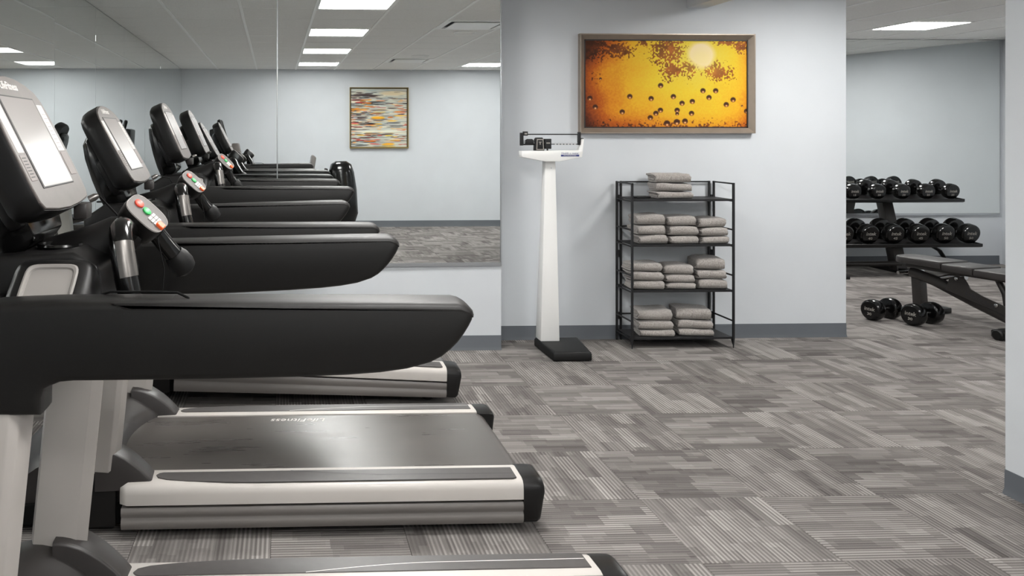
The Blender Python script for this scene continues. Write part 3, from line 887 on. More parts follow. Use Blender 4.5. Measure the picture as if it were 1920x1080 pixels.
    # console housing
    half = [(0, -.006), (.10, -.002), (.195, .008), (.212, .025), (.217, .06), (.215, .18), (.207, .265), (.197, .302), (.174, .327), (.12, .348), (.06, .360), (0, .364)]
    outl = half + [(-a, b) for a, b in half[-2:0:-1]]
    rings = []
    for k, d in ((.93, -.078), (.985, -.066), (1.0, -.05), (1.0, -.010), (.988, -.002)):
        rings.append([F(a * k, .18 + (b - .18) * k, d) for a, b in outl])
    hs = MB().loft(rings).build('console_housing', 'blackp', t, 0, angle=40)
    rings = []
    for k, d in ((.975, -.004), (.975, .001), (.965, .003)):
        rings.append([F(a * k, .18 + (b - .18) * k, d) for a, b in outl])
    MB().loft(rings).build('face_plate', 'face', hs, 0, angle=30)
    # lower back box (connector bay)
    mb = MB(); mb.prism([(-.165, .0), (.165, .0), (.18, .03), (.18, .15), (-.18, .15), (-.18, .03)], lambda p: F(p[0], p[1], -.105), lambda p: F(p[0], p[1], -.07))
    mb.build('console_bay', 'blackp', hs, 0.01, 2)
    # screen bezel, glass and key strips
    def slab(name, a0, b0, a1, b1, d0, d1, m, par, bev=0.001, sk=0.0):
        mb = MB(); mb.prism([(a0, b0), (a1, b0), (a1 - sk, b1), (a0, b1)], lambda p: F(p[0], p[1], d0), lambda p: F(p[0], p[1], d1))
        return mb.build(name, m, par, bev, 1)
    slab('screen_bezel', -.142, .058, .122, .302, .002, .0045, 'framed', hs)
    slab('screen', -.134, .062, .114, .297, .003, .0055, 'screen', hs, 0)
    slab('key_strip', .130, .150, .186, .285, .002, .0042, 'label', hs, .001, .012)
    slab('key_strip', .136, .080, .190, .146, .002, .0042, 'labelg', hs)
    slab('key_strip', -.196, .150, -.152, .285, .002, .0042, 'label', hs)
    slab('key_strip', -.196, .080, -.152, .146, .002, .0042, 'labelg', hs)
    for q in range(7):
        slab('key_mark', -.188, .088 + q * .008, -.162, .0905 + q * .008, .0042, .0046, 'inkd', hs, 0)
    for q in range(9):
        slab('key_mark', .140, .160 + q * .012, .172, .1612 + q * .012, .0042, .0045, 'labelg', hs, 0)
    mt = frame_mtx(F(-.022, .330, .0032), (0, 1, 0), ut)
    text_mesh('console_lettering', 'LifeFitness', 0.030, mt, 'ink', hs, 0.0004, 0.2, 0.0006, 1.0)
    # headphone jack block under the far corner, with its plug
    mb = MB(); mb.box((-.02, -.03, -.03), (.016, .03, .012))
    jk = mb.build('jack_block', 'fender', hs, 0.006, 2); jk.data.transform(Matrix.Translation(F(.13, -.012, -.005)))
    MB().tube([F(.155, .0, .010), F(.16, .0, .026), F(.163, -.001, .036)], [.010, .010, .006], 10).build('audio_plug', 'steel', hs)
    # control pod on its arm
    ax = Vector((.735, 0, -.678)); nz = Vector((.678, 0, .735)); pc = Vector((-.388, 0, 1.281))
    RB = Vector((0, math.cos(R(24)), 0)) + nz * math.sin(R(24)); RN = nz * math.cos(R(24)) - Vector((0, math.sin(R(24)), 0))
    def PP(a, b, d): return pc + ax * a + RB * b + RN * d
    L, Wd = .058, .046
    caps = [(L * math.copysign(abs(math.cos(q)) ** .62, math.cos(q)), Wd * math.copysign(abs(math.sin(q)) ** .62, math.sin(q))) for q in [2 * math.pi * i / 32 for i in range(32)]]
    rg = [[PP(a * k, b * k, d) for a, b in caps] for k, d in ((.70, -.055), (.88, -.045), (.97, -.025), (1.0, -.008), (1.0, .004), (.97, .008))]
    pod = MB().loft(rg).build('control_pod', 'blackp', t, 0, angle=40)
    rg = [[PP(a * k, b * k, d) for a, b in caps] for k, d in ((.98, .006), (.98, .0100), (.965, .0108), (.945, .0100), (.94, .0085))]
    MB().loft(rg, True).build('pod_rim', 'podrim', pod, 0, angle=40)
    rg = [[PP(a * k, b * k, d) for a, b in caps] for k, d in ((.945, .0088), (.935, .0096))]
    MB().loft(rg).build('pod_face', 'podface', pod, 0)
    def oval(name, a, b, la, lb, m, d=.0145):
        pts = [(a + la * math.cos(2 * math.pi * i / 20), b + lb * math.sin(2 * math.pi * i / 20)) for i in range(20)]
        MB().loft([[PP(p[0], p[1], .009) for p in pts], [PP(p[0], p[1], d - .001) for p in pts], [PP(a + (p[0] - a) * .85, b + (p[1] - b) * .85, d) for p in pts]]).build(name, m, pod, 0)
    oval('stop_button', -.031, .004, .0125, .0125, 'red')
    oval('start_button', -.004, .002, .0115, .0105, 'green')
    for q in range(3):
        for r_ in range(2):
            MB().box((-.0036, -.007, 0), (.0036, .007, .002)).build('pod_key', 'ink', pod, 0).data.transform(frame_mtx(PP(.014 + q * .0095, -.010 + r_ * .017, .0105), ax, RB))
    mb = MB().box((-.010, -.010, 0), (.012, .010, .010)); k = mb.build('safety_clip', 'orange', pod, 0.002, 1); k.data.transform(frame_mtx(PP(.044, -.006, .008), ax, RB))
    MB().tube([PP(.057, -.006, .006), PP(.059, -.006, -.02), (-.338, -.02, 1.15), (-.342, -.05, 1.05), (-.34, -.06, .98)], .0016, 6).build('safety_cord', 'matblack', t)
    MB().tube([(-.62, 0, 1.165), (-.53, 0, 1.19), (-.485, 0, 1.212), (-.455, 0, 1.232), (-.42, 0, 1.236), (-.395, 0, 1.222)], [.05, .05, .046, .040, .036, .025], 16, 1.25).build('control_arm', 'blackp', t)
    # grips
    pn = [(-0.425, -.02, 1.245), (-0.425, -.10, 1.262), (-0.420, -.145, 1.258), (-0.413, -.172, 1.235), (-0.406, -.184, 1.20), (-0.398, -.19, 1.16), (-0.388, -.194, 1.12), (-0.376, -.196, 1.08), (-0.362, -.196, 1.04)]
    gn = MB().tube(pn, [.028, .027, .027, .027, .027, .027, .027, .027, .024], 14).build('grip', 'blackg', t)
    # contact plate: half sleeve on the grip
    P = [Vector(p) for p in pn[3:6]]
    rings = []
    for i, p in enumerate(P):
        tq = (P[min(i + 1, 2)] - P[max(i - 1, 0)]).normalized()
        x = Vector((1, 0, 0)); x = (x - tq * x.dot(tq)).normalized(); y = tq.cross(x)
        if y.y > 0: y = -y
        sc = .0282
        arcp = [p + (x * math.cos(q) + y * math.sin(q)) * sc for q in [R(-42 + 150 * k / 10) for k in range(11)]]
        arci = [p + (x * math.cos(q) + y * math.sin(q)) * (sc - .003) for q in [R(-42 + 150 * k / 10) for k in range(10, -1, -1)]]
        rings.append(arcp + arci)
    MB().loft(rings).build('contact_plate', 'steel', gn, 0, angle=50)
    pf = [(-0.425, .02, 1.245), (-0.418, .09, 1.255), (-0.405, .135, 1.245), (-0.385, .165, 1.215), (-0.362, .185, 1.18), (-0.340, .20, 1.15), (-0.325, .208, 1.128)]
    gf = MB().tube(pf, [.028, .026, .025, .024, .024, .025, .025], 14).build('grip', 'blackg', t)
    MB().tube([(-0.345, .196, 1.158), (-0.335, .203, 1.144), (-0.324, .209, 1.128), (-0.314, .214, 1.112), (-0.309, .217, 1.105)], [.027, .033, .035, .031, .018], 16).build('grip_end', 'rubber', gf)
    if cable:
        MB().tube([(-.42, -.33, 1.15), (-.40, -.345, 1.158), (-.36, -.36, 1.160), (-.31, -.365, 1.161), (-.26, -.37, 1.160), (-.235, -.385, 1.152), (-.225, -.41, 1.135)], .0026, 6).build('loose_cable', 'matblack', t)
        MB().tube([F(.163, -.001, .036), (-.50, .20, 1.265), (-.47, .18, 1.235), (-.455, .15, 1.215)], .003, 6).build('headphone_cable', 'matblack', t)
    if cord2:
        MB().tube([F(.163, -.001, .036), (-.52, .23, 1.29), (-.50, .22, 1.26), (-.51, .20, 1.235), (-.50, .18, 1.222)], .0022, 6).build('headphone_cable', 'matblack', t)
    return t

treadmill(0.04, 2.030, 'nearest black treadmill, its thick handrail cutting across the front of the picture', con=(-.573, 1.304, 26.5), tails=(.339, .294), railz=((1.152, 1.144), (1.172, 1.184)), cable=True)
treadmill(0.0, 3.423, 'middle black treadmill with its whole belt and silver side rail in view', con=(-.592, 1.288, 29), tails=(.352, .300), railz=((1.150, 1.150), (1.157, 1.175)), cord2=True)
treadmill(-0.005, 4.848, 'farthest black treadmill, tilted up at the front beside the mirror wall', tilt=1.5, deck=1.6, con=(-.608, 1.300, 25.5), tails=(.354, .325), railz=((1.159, 1.177), (1.161, 1.178)))

# ------------------------------------------------------------------ beam scale
def beam_scale():
    t = empty('beam_scale', (1.845, 5.5, 0), 0, 'white upright doctor scale with sliding weights and a black platform', 'scale')
    T = lambda x: x - 1.845
    Yq = lambda y: y - 5.5
    pl = [(1.745, 5.63), (2.055, 5.63), (2.005, 5.235), (1.752, 5.235)]
    rings = []
    for z, e in ((.004, .004), (.01, 0), (.05, 0), (.062, .006), (.066, .02)):
        cx, cy = 1.89, 5.43
        rings.append([(T(x + math.copysign(e, cx - x)), Yq(y + math.copysign(e, cy - y)), z) for x, y in pl])
    MB().loft(rings).build('platform', 'rubber', t, 0.004, 2)
    for x, y in ((1.79, 5.60), (2.0, 5.60), (1.97, 5.27), (1.79, 5.27)):
        MB().lathe([(.012, 0), (.012, .008)], 12).build('foot', 'rubber', t, loc=(T(x), Yq(y), 0))
    rings = []
    for z, x0, x1, y0, y1 in ((.066, 1.752, 1.884, 5.505, 5.62), (.7, 1.770, 1.872, 5.512, 5.60), (1.295, 1.788, 1.860, 5.520, 5.585), (1.335, 1.790, 1.858, 5.522, 5.58)):
        rings.append([(T(x0), Yq(y0), z), (T(x1), Yq(y0), z), (T(x1), Yq(y1), z), (T(x0), Yq(y1), z)])
    col = MB().loft(rings).build('column', 'white', t, 0.005, 2)
    MB().lathe([(.0035, 0), (.0035, .002)], 10, Matrix.Rotation(R(90), 4, 'X')).build('rivet', 'alu', col, loc=(T(1.83), Yq(5.52), 1.255))
    # head: shallow tray with a V underside and a raised right lug
    hp = [(1.614, 1.374), (1.617, 1.332), (1.775, 1.302), (1.870, 1.302), (2.030, 1.332), (2.034, 1.372), (2.043, 1.455), (2.034, 1.457), (2.020, 1.378)]
    hd = MB(); hd.prism(hp, lambda p: (T(p[0]), Yq(5.475), p[1]), lambda p: (T(p[0]), Yq(5.56), p[1]))
    hd = hd.build('head', 'white', t, 0.003, 2)
    mt = frame_mtx((T(1.945), Yq(5.4745), 1.358), (1, 0, 0), (0, 0, 1))
    text_mesh('brand_lettering', 'Health o meter', .0185, mt, 'blue', hd, .0004, 0, 0, 1.05)
    MB().box((T(1.882), Yq(5.4742), 1.336), (T(2.008), Yq(5.477), 1.349)).build('blue_band', 'blue', hd, 0)
    mt = frame_mtx((T(1.945), Yq(5.4738), 1.3425), (1, 0, 0), (0, 0, 1))
    text_mesh('band_lettering', 'PROFESSIONAL', .0105, mt, 'ink', hd, .0003, 0, 0, 1.25)
    # beam frame and its parts
    bf = MB().box((T(1.610), Yq(5.50), 1.411), (T(1.632), Yq(5.52), 1.499)).build('beam_post', 'wire', t, 0.002, 1)
    MB().box((T(2.010), Yq(5.50), 1.414), (T(2.030), Yq(5.52), 1.503)).build('beam_post', 'wire', t, 0.002, 1)
    MB().box((T(1.632), Yq(5.503), 1.413), (T(1.73), Yq(5.517), 1.424)).build('beam_foot', 'wire', t, 0.001, 1)
    MB().box((T(1.625), Yq(5.505), 1.484), (T(2.015), Yq(5.513), 1.4915)).build('upper_beam', 'wire', bf, 0.001, 1)
    MB().box((T(1.625), Yq(5.505), 1.494), (T(2.015), Yq(5.511), 1.4965)).build('upper_scale_strip', 'alu', bf, 0)
    lb = MB().box((T(1.70), Yq(5.505), 1.417), (T(2.015), Yq(5.513), 1.4225)).build('lower_beam', 'wire', bf, 0.001, 1)
    MB().box((T(1.70), Yq(5.505), 1.428), (T(2.015), Yq(5.511), 1.4305)).build('lower_scale_strip', 'alu', bf, 0)
    for k in range(7):
        MB().box((T(1.85 + k * .0225), Yq(5.5044), 1.418), (T(1.86 + k * .0225), Yq(5.5052), 1.4215)).build('beam_mark', 'ink', lb, 0)
    sw = MB().box((T(1.630), Yq(5.498), 1.478), (T(1.662), Yq(5.522), 1.508)).build('small_poise', 'wire', t, 0.003, 2)
    MB().box((T(1.638), Yq(5.4972), 1.487), (T(1.655), Yq(5.499), 1.497)).build('poise_window', 'inkg', sw, 0)
    cw = MB(); cw.prism([(1.648, 1.418), (1.70, 1.418), (1.70, 1.446), (1.692, 1.456), (1.66, 1.456), (1.648, 1.446)], lambda p: (T(p[0]), Yq(5.494), p[1]), lambda p: (T(p[0]), Yq(5.526), p[1]))
    cw.build('counter_weight', 'wire', t, 0.003, 2)
    MB().lathe([(.009, 0), (.009, .016)], 12, Matrix.Rotation(R(90), 4, 'Y')).build('adjusting_screw', 'alu', t, loc=(T(1.629), Yq(5.51), 1.437))
    bw = MB(); bw.prism([(1.708, 1.376), (1.772, 1.376), (1.768, 1.452), (1.758, 1.466), (1.722, 1.466), (1.712, 1.452)], lambda p: (T(p[0]), Yq(5.484), p[1]), lambda p: (T(p[0]), Yq(5.535), p[1]))
    bw = bw.build('large_poise', 'wire', t, 0.003, 2)
    fr = MB()
    o_ = [(1.7145, 1.381), (1.7675, 1.381), (1.763, 1.456), (1.719, 1.456)]; i_ = [(1.7205, 1.387), (1.7615, 1.387), (1.7585, 1.449), (1.7235, 1.449)]
    vs = [(T(p[0]), Yq(5.4825), p[1]) for p in o_ + i_] + [(T(p[0]), Yq(5.4845), p[1]) for p in o_ + i_]
    fs = []
    for k in range(4):
        j = (k + 1) % 4
        fs += [(k, j, 4 + j, 4 + k), (8 + k, 12 + k, 12 + j, 8 + j), (k, 8 + k, 8 + j, j), (4 + k, 4 + j, 12 + j, 12 + k)]
    MB().add(vs, fs).build('poise_border', 'inkg', bw, 0)
    mk = MB().box((T(1.732), Yq(5.4828), 1.432), (T(1.751), Yq(5.4845), 1.437)).box((T(1.7385), Yq(5.4828), 1.417), (T(1.7445), Yq(5.4845), 1.433))
    mk.build('poise_mark', 'inkg', bw, 0)
    p2 = MB().box((T(1.778), Yq(5.49), 1.388), (T(1.822), Yq(5.53), 1.457)).build('middle_poise', 'wire', t, 0.003, 2)
    MB().box((T(1.786), Yq(5.4888), 1.424), (T(1.812), Yq(5.491), 1.432)).build('poise_window', 'inkg', p2, 0)
    MB().tube([(T(2.028), Yq(5.51), 1.456), (T(2.05), Yq(5.51), 1.456)], [.007, .006], 10).build('pivot', 'wire', t)
    MB().tube([(T(1.80), Yq(5.51), 1.376), (T(1.80), Yq(5.51), 1.40)], .006, 8).build('pivot_post', 'wire', t)
beam_scale()

# ------------------------------------------------------------------ towel rack
SH = [1.037, 0.722, 0.405, 0.077]
RX0, RX1, RY0, RY1 = 2.402, 3.118, 5.535, 5.795
def towel_rack():
    cx, cy = (RX0 + RX1) / 2, (RY0 + RY1) / 2
    t = empty('towel_rack', (cx, cy, 0), 0, 'black folding wire rack with four shelves of grey towels by the back wall', 'rack')
    X = lambda x: x - cx
    Yq = lambda y: y - cy
    r = .007
    def bar(name, a, b, rr=r):
        mb = MB(); a = Vector(a); b = Vector(b)
        d = (b - a).normalized()
        s1 = Vector((1, 0, 0)) if abs(d.x) < .9 else Vector((0, 1, 0))
        u = d.cross(s1).normalized(); v = d.cross(u)
        ring = lambda p: [p + u * rr * c + v * rr * e for c, e in ((1, 1), (-1, 1), (-1, -1), (1, -1))]
        mb.loft([ring(a), ring(b)])
        return mb.build(name, 'wire', t, 0.0015, 1)
    HT = 1.150
    for x in (RX0, RX1):
        s = 1 if x == RX0 else -1
        # front post with a pointed foot
        p = MB(); rings = []
        for z, k in ((0.0, .35), (.012, .45), (.07, 1), (HT, 1)):
            rings.append([(X(x) + a * r * k, Yq(RY0) + b * r * k, z) for a, b in ((1, 1), (-1, 1), (-1, -1), (1, -1))])
        p.loft(rings).build('front_post', 'wire', t, 0.001, 1)
        gus = MB(); gus.prism([(RY0, .075), (RY0, .02), (RY0 + .012, .03), (RY0 + .035, .075)], lambda q: (X(x) - .004, Yq(q[0]), q[1]), lambda q: (X(x) + .004, Yq(q[0]), q[1]))
        gus.build('foot_gusset', 'wire', t, 0)
        # the side frame's rear post and the back frame's post stand side by side
        bar('side_post', (X(x), Yq(RY1), 0), (X(x), Yq(RY1), HT))
        bar('back_post', (X(x + s * .032), Yq(RY1 + .006), 0.0), (X(x + s * .032), Yq(RY1 + .006), HT))
        for z in (1.0, .6, .15):
            MB().tube([(X(x + s * .016), Yq(RY1 + .004), z), (X(x + s * .016), Yq(RY1 + .004), z + .05)], .009, 8).build('hinge', 'wire', t)
        for z in (HT - .006, .823, .505, .188):
            bar('side_rail', (X(x), Yq(RY0), z), (X(x), Yq(RY1), z), .005)
        for z in SH:
            bar('shelf_support', (X(x), Yq(RY0), z - .014), (X(x), Yq(RY1), z - .014), .005)
    for z in (HT - .006, .823, .505, .188):
        bar('back_rail', (X(RX0 + .032), Yq(RY1 + .006), z), (X(RX1 - .032), Yq(RY1 + .006), z), .005)
    for z in SH:
        sh = MB().box((X(RX0 + .006), Yq(RY0 + .004), z - .006), (X(RX1 - .006), Yq(RY1 - .008), z)).build('shelf', 'mesh', t, 0.001, 1)
        for y in (RY0 + .004, RY1 - .012):
            mb = MB().box((X(RX0 + .006), Yq(y - .004), z - .014), (X(RX1 - .006), Yq(y + .004), z + .001))
            mb.build('shelf_edge', 'wire', sh, 0.001, 1)
towel_rack()
def phone():
    t = empty('remote_control', (2.515, 5.64, SH[0] + .0015), R(8), 'flat black handset lying on the top shelf left of the towels', 'remote')
    MB().box((-.055, -.03, 0), (.055, .03, .014)).build('body', 'blackp', t, 0.005, 2)
    for k in range(3):
        MB().box((-.035 + k * .025, -.012, .0135), (-.020 + k * .025, .012, .0155)).build('key', 'rubber', t, 0.001, 1)
phone()

def towel_mesh(seed, wd, dp, th):
    """folded towel: fold at the front (-y), layers of cloth showing at the left end"""
    rs = random.Random(seed)
    t4 = th / 4.0
    # centreline of the cloth, in (y, z): four layers
    hb = dp
    def layer_path():
        pts = []
        z = [t4 * (k + .5) for k in range(4)]
        n = 7
        yb = [hb - .004 - rs.uniform(0, .02) for _ in range(4)]
        r_o = (z[3] - z[0]) / 2; r_i = (z[2] - z[1]) / 2
        f_o = r_o + t4 * .5 ; f_i = f_o + .002
        # start: free edge at back of layer 0 -> front -> outer turn -> layer 3 -> back turn -> layer 2 -> front turn inner -> layer 1 -> back
        for k in range(n): pts.append((yb[0] + (f_o - yb[0]) * k / (n - 1), z[0]))
        zc = (z[0] + z[3]) / 2
        for k in range(1, 8): a = math.pi * k / 8; pts.append((f_o - r_o * math.sin(a), zc - r_o * math.cos(a)))
        for k in range(n): pts.append((f_o + (yb[3] - f_o) * k / (n - 1), z[3]))
        rb = (z[3] - z[2]) / 2; zc = (z[3] + z[2]) / 2
        for k in range(1, 5): a = math.pi * k / 5; pts.append((yb[3] + rb * math.sin(a), zc + rb * math.cos(a)))
        for k in range(n): pts.append((yb[3] + (f_i + r_i - yb[3]) * k / (n - 1), z[2]))
        zc = (z[1] + z[2]) / 2
        for k in range(1, 5): a = math.pi * k / 5; pts.append((f_i + r_i - r_i * math.sin(a), zc + r_i * math.cos(a)))
        for k in range(n): pts.append((f_i + r_i + (yb[1] - f_i - r_i) * k / (n - 1), z[1]))
        return pts
    path = [Vector((a, b)) for a, b in layer_path()]
    hw = t4 * .42
    L, Rr = [], []
    for i, p in enumerate(path):
        d = (path[min(i + 1, len(path) - 1)] - path[max(i - 1, 0)]).normalized()
        nq = Vector((-d.y, d.x))
        L.append(p + nq * hw); Rr.append(p - nq * hw)
    ring2 = L + Rr[::-1]
    nseg = 10; rings = []
    ph = [rs.uniform(0, 6.28) for _ in range(6)]
    loff = [rs.uniform(-.009, .007) for _ in range(4)]
    for k in range(nseg + 1):
        a = k / nseg
        x = -wd / 2 + wd * a
        ring = []
        for i, p in enumerate(ring2):
            y, z = p
            e = 1 - (abs(2 * a - 1)) ** 8 * .06
            lay = int(max(0, min(3, z / t4)))
            jit = (loff[lay] + math.sin(y * 50 + ph[0]) * .002) * (1 if k == 0 else (.6 if k == nseg else 0))
            dz_ = .003 * math.sin(x * 22 + ph[2]) * (z / th) + .002 * math.sin(y * 40 + x * 15 + ph[3]) * (z / th)
            dz_ += -.003 * (z / th) * abs(2 * a - 1) ** 4
            dy_ = .004 * math.sin(x * 18 + ph[4] + z * 30) 
            yy = y + dy_ + (.006 * abs(2 * a - 1) ** 5 if y < th else 0)
            zz = z * e + dz_ + (1 - e) * .0
            ring.append((x + jit, yy, max(0.0005, zz)))
        rings.append(ring)
    mb = MB(); mb.loft(rings)
    n = len(ring2); half = n // 2
    # the end caps are strips between the two sides of the cloth
    mb.f = [f for f in mb.f if len(f) == 4]
    for base in (0, nseg * n):
        for i in range(half - 1):
            mb.f.append((base + i, base + i + 1, base + n - 2 - i, base + n - 1 - i))
    return mb.build('towel_source_%d' % seed, 'towel', None, 0, angle=70)
tsrc = {}
def towel(seed, wd, dp, th):
    k = (seed, round(wd, 2), round(th, 3))
    if k not in tsrc:
        o = towel_mesh(seed, wd, dp, th); tsrc[k] = o.data; bpy.data.objects.remove(o)
    return tsrc[k]
POSN = ['bottom', 'middle', 'top']
def stack(x0, x1, z, y, hs, rots, where, seedb, grp, dps=(.2, .2, .2)):
    zz = z + .0005
    for k in range(3):
        me = towel(seedb + k % 2, x1 - x0 - .012, dps[k], hs[k])
        o = bpy.data.objects.new('towel', me); COL.objects.link(o)
        o.location = ((x0 + x1) / 2 + (k - 1) * -.006, y + (k - 1) * .006, zz)
        o.rotation_euler = (0, 0, R(rots[k]))
        tag(o, '%s grey folded towel of the %s' % (POSN[k], where), 'towel', grp)
        zz += hs[k] + .0022
stack(2.595, 2.845, SH[0], 5.565, (.050, .056, .066), (-3, -6, -7), 'single stack on the top shelf', 1, 'towels on the top shelf')
g2 = 'towels on the second shelf'
stack(2.455, 2.655, SH[1], 5.548, (.064, .064, .072), (-3, -2, -4), 'left stack on the second shelf', 3, g2)
stack(2.680, 2.885, SH[1], 5.552, (.056, .066, .068), (0, -2, -1), 'centre stack on the second shelf', 5, g2)
stack(2.905, 3.100, SH[1], 5.552, (.052, .058, .064), (-1, 0, 2), 'right stack on the second shelf', 7, g2)
g3 = 'towels on the third shelf'
stack(2.415, 2.635, SH[2], 5.548, (.060, .062, .056), (-4, -4, -3), 'left stack on the third shelf', 9, g3)
stack(2.660, 2.862, SH[2], 5.558, (.045, .053, .066), (-5, -5, -7), 'centre stack on the third shelf', 11, g3)
stack(2.885, 3.085, SH[2], 5.556, (.066, .064, .080), (-6, -6, -8), 'right stack on the third shelf', 13, g3)
g4 = 'towels on the bottom shelf'
stack(2.465, 2.705, SH[3], 5.552, (.046, .060, .074), (-9, -8, -8), 'left stack on the bottom shelf', 15, g4)
stack(2.745, 2.985, SH[3], 5.556, (.048, .058, .080), (-9, -9, -10), 'right stack on the bottom shelf', 17, g4)

# ------------------------------------------------------------------ weights room
def dumbbell_mesh_head(r, ln):
    return [(r * .72, 0), (r * .84, .001), (r * .86, .006), (r * .97, .012), (r, .024), (r, ln - .022), (r * .95, ln - .008), (r * .80, ln), (r * .3, ln + .004)]
def dumbbell(loc, axis, r, ln, gap, num, label, grp, up=(0, 0, 1), z_base=None):
    """axis: unit direction from the front (lettered) head to the rear head"""
    ax = Vector(axis).normalized()
    t = empty('dumbbell', loc, 0, label, 'dumbbell', grp)
    upv = Vector(up); upv = (upv - ax * upv.dot(ax)).normalized(); sd = ax.cross(upv)
    C0 = Vector((0, 0, r))
    mf = frame_mtx(C0 - ax * (gap / 2 + ln), sd, upv)     # local z = sd x up
    zdir = mf.to_3x3() @ Vector((0, 0, 1))
    for s in (-1, 1):
        # outer flat end to inner end
        rot = Matrix((sd, upv, ax)).transposed().to_4x4()
        if s < 0:
            m_ = rot.copy(); m_.translation = C0 - ax * (gap / 2 + ln)
            prof = dumbbell_mesh_head(r, ln)
        else:
            m_ = rot.copy(); m_.translation = C0 + ax * (gap / 2)
            prof = [(a, ln - b) for a, b in dumbbell_mesh_head(r, ln)][::-1]
        hd = MB().lathe(prof, 28, m_).build('head', 'dbrub', t, 0, angle=35)
        # lettering on each outer face
        out = -ax if s < 0 else ax
        ctr = C0 + out * (gap / 2 + ln + .0006)
        xd = upv.cross(out)
        text_mesh('lettering', 'intek', r * .50, frame_mtx(ctr + upv * r * .12, xd, upv), 'inkg', hd, .0004, .1, r * .008, 1.0)
        text_mesh('weight_number', num, r * .34, frame_mtx(ctr - upv * r * .36, xd, upv), 'inkg', hd, .0004, 0, r * .006, 1.3)
    MB().tube([C0 - ax * (gap / 2 + .004), C0 - ax * gap * .2, C0, C0 + ax * gap * .2, C0 + ax * (gap / 2 + .004)], [.014, .016, .018, .016, .014], 14).build('handle', 'chrome', t)
    return t

def db_rack():
    t = empty('dumbbell_rack', (6.6, 8.5, 0), 0, 'black two-tier dumbbell rack in front of the weights room mirror', 'rack')
    X = lambda x: x - 6.6
    Yq = lambda y: y - 8.5
    for nm, z, y0, y1, xa, xb in (('upper_shelf', .785, 8.43, 8.80, 5.45, 7.28), ('lower_shelf', .335, 8.20, 8.58, 5.35, 7.275)):
        a = R(12)
        mb = MB(); d = y1 - y0
        prof = [(0, -.005), (0, .026), (.010, .026), (.014, -.006), (d - .016, -.008 + d * math.tan(a)), (d - .012, .03 + d * math.tan(a)), (d, .03 + d * math.tan(a)), (d, -.022 + d * math.tan(a)), (.03, -.016)]
        mb.prism(prof, lambda p: (X(xa), Yq(y0 + p[0]), z + p[1] - .01), lambda p: (X(xb), Yq(y0 + p[0]), z + p[1] - .01))
        mb.build(nm, 'blackp', t, 0.003, 1)
    for x in (5.75, 6.62):
        mb = MB(); mb.prism([(8.46, .03), (8.58, .03), (8.80, .80), (8.70, .80)], lambda p: (X(x - .06), Yq(p[0]), p[1]), lambda p: (X(x + .06), Yq(p[0]), p[1]))
        mb.build('post', 'gun', t, 0.008, 2)
        mb = MB(); mb.prism([(8.12, 0), (8.92, 0), (8.92, .05), (8.2, .055), (8.12, .03)], lambda p: (X(x - .05), Yq(p[0]), p[1]), lambda p: (X(x + .05), Yq(p[0]), p[1]))
        mb.build('foot', 'blackp', t, 0.006, 2)
    MB().tube([(X(5.75), Yq(8.5), .10), (X(6.62), Yq(8.5), .10)], .03, 12).build('cross_bar', 'gun', t)
    # curved brace
    MB().tube([(X(6.90), Yq(8.42), .30), (X(6.99), Yq(8.42), .25), (X(7.03), Yq(8.40), .17)], [.03, .03, .03], 10, .5).build('brace', 'blackp', t)
    return t
db_rack()
ta = math.tan(R(12)); axs = (0.0, math.cos(R(12)), math.sin(R(12)))
up_n = ['10', '15', '20', '20', '25', '25']
lo_n = ['40', '40', '45', '45', '50', '50']
NTH = ['first', 'second', 'third', 'fourth', 'fifth', 'sixth']
for k in range(6):
    x = 5.83 + k * .2715
    r, ln, gap = .083, .085, .10
    y = 8.45 + .155
    dumbbell((x, y, .785 + .165 * ta - .006), axs, r, ln, gap, up_n[k], 'black dumbbell marked %s on the upper tier, %s from the right end' % (up_n[k], NTH[5 - k]), 'dumbbells on the upper tier')
for k in range(6):
    x = 5.83 + k * .2715
    r, ln, gap = .104, .095, .10
    y = 8.215 + .165
    dumbbell((x, y, .335 + .175 * ta - .006), axs, r, ln, gap, lo_n[k], 'large black dumbbell marked %s on the lower tier, %s from the right end' % (lo_n[k], NTH[5 - k]), 'dumbbells on the lower tier')
a1 = Vector((.95, .30, 0)).normalized()
dumbbell((4.80, 6.36, 0.0), a1, .083, .085, .11, '30', 'black dumbbell marked 30 lying on the carpet, the one farther left', 'dumbbells on the floor by the bench')
dumbbell((4.985, 6.17, 0.0), a1, .085, .085, .11, '30', 'black dumbbell marked 30 lying on the carpet, the one nearer the bench', 'dumbbells on the floor by the bench')

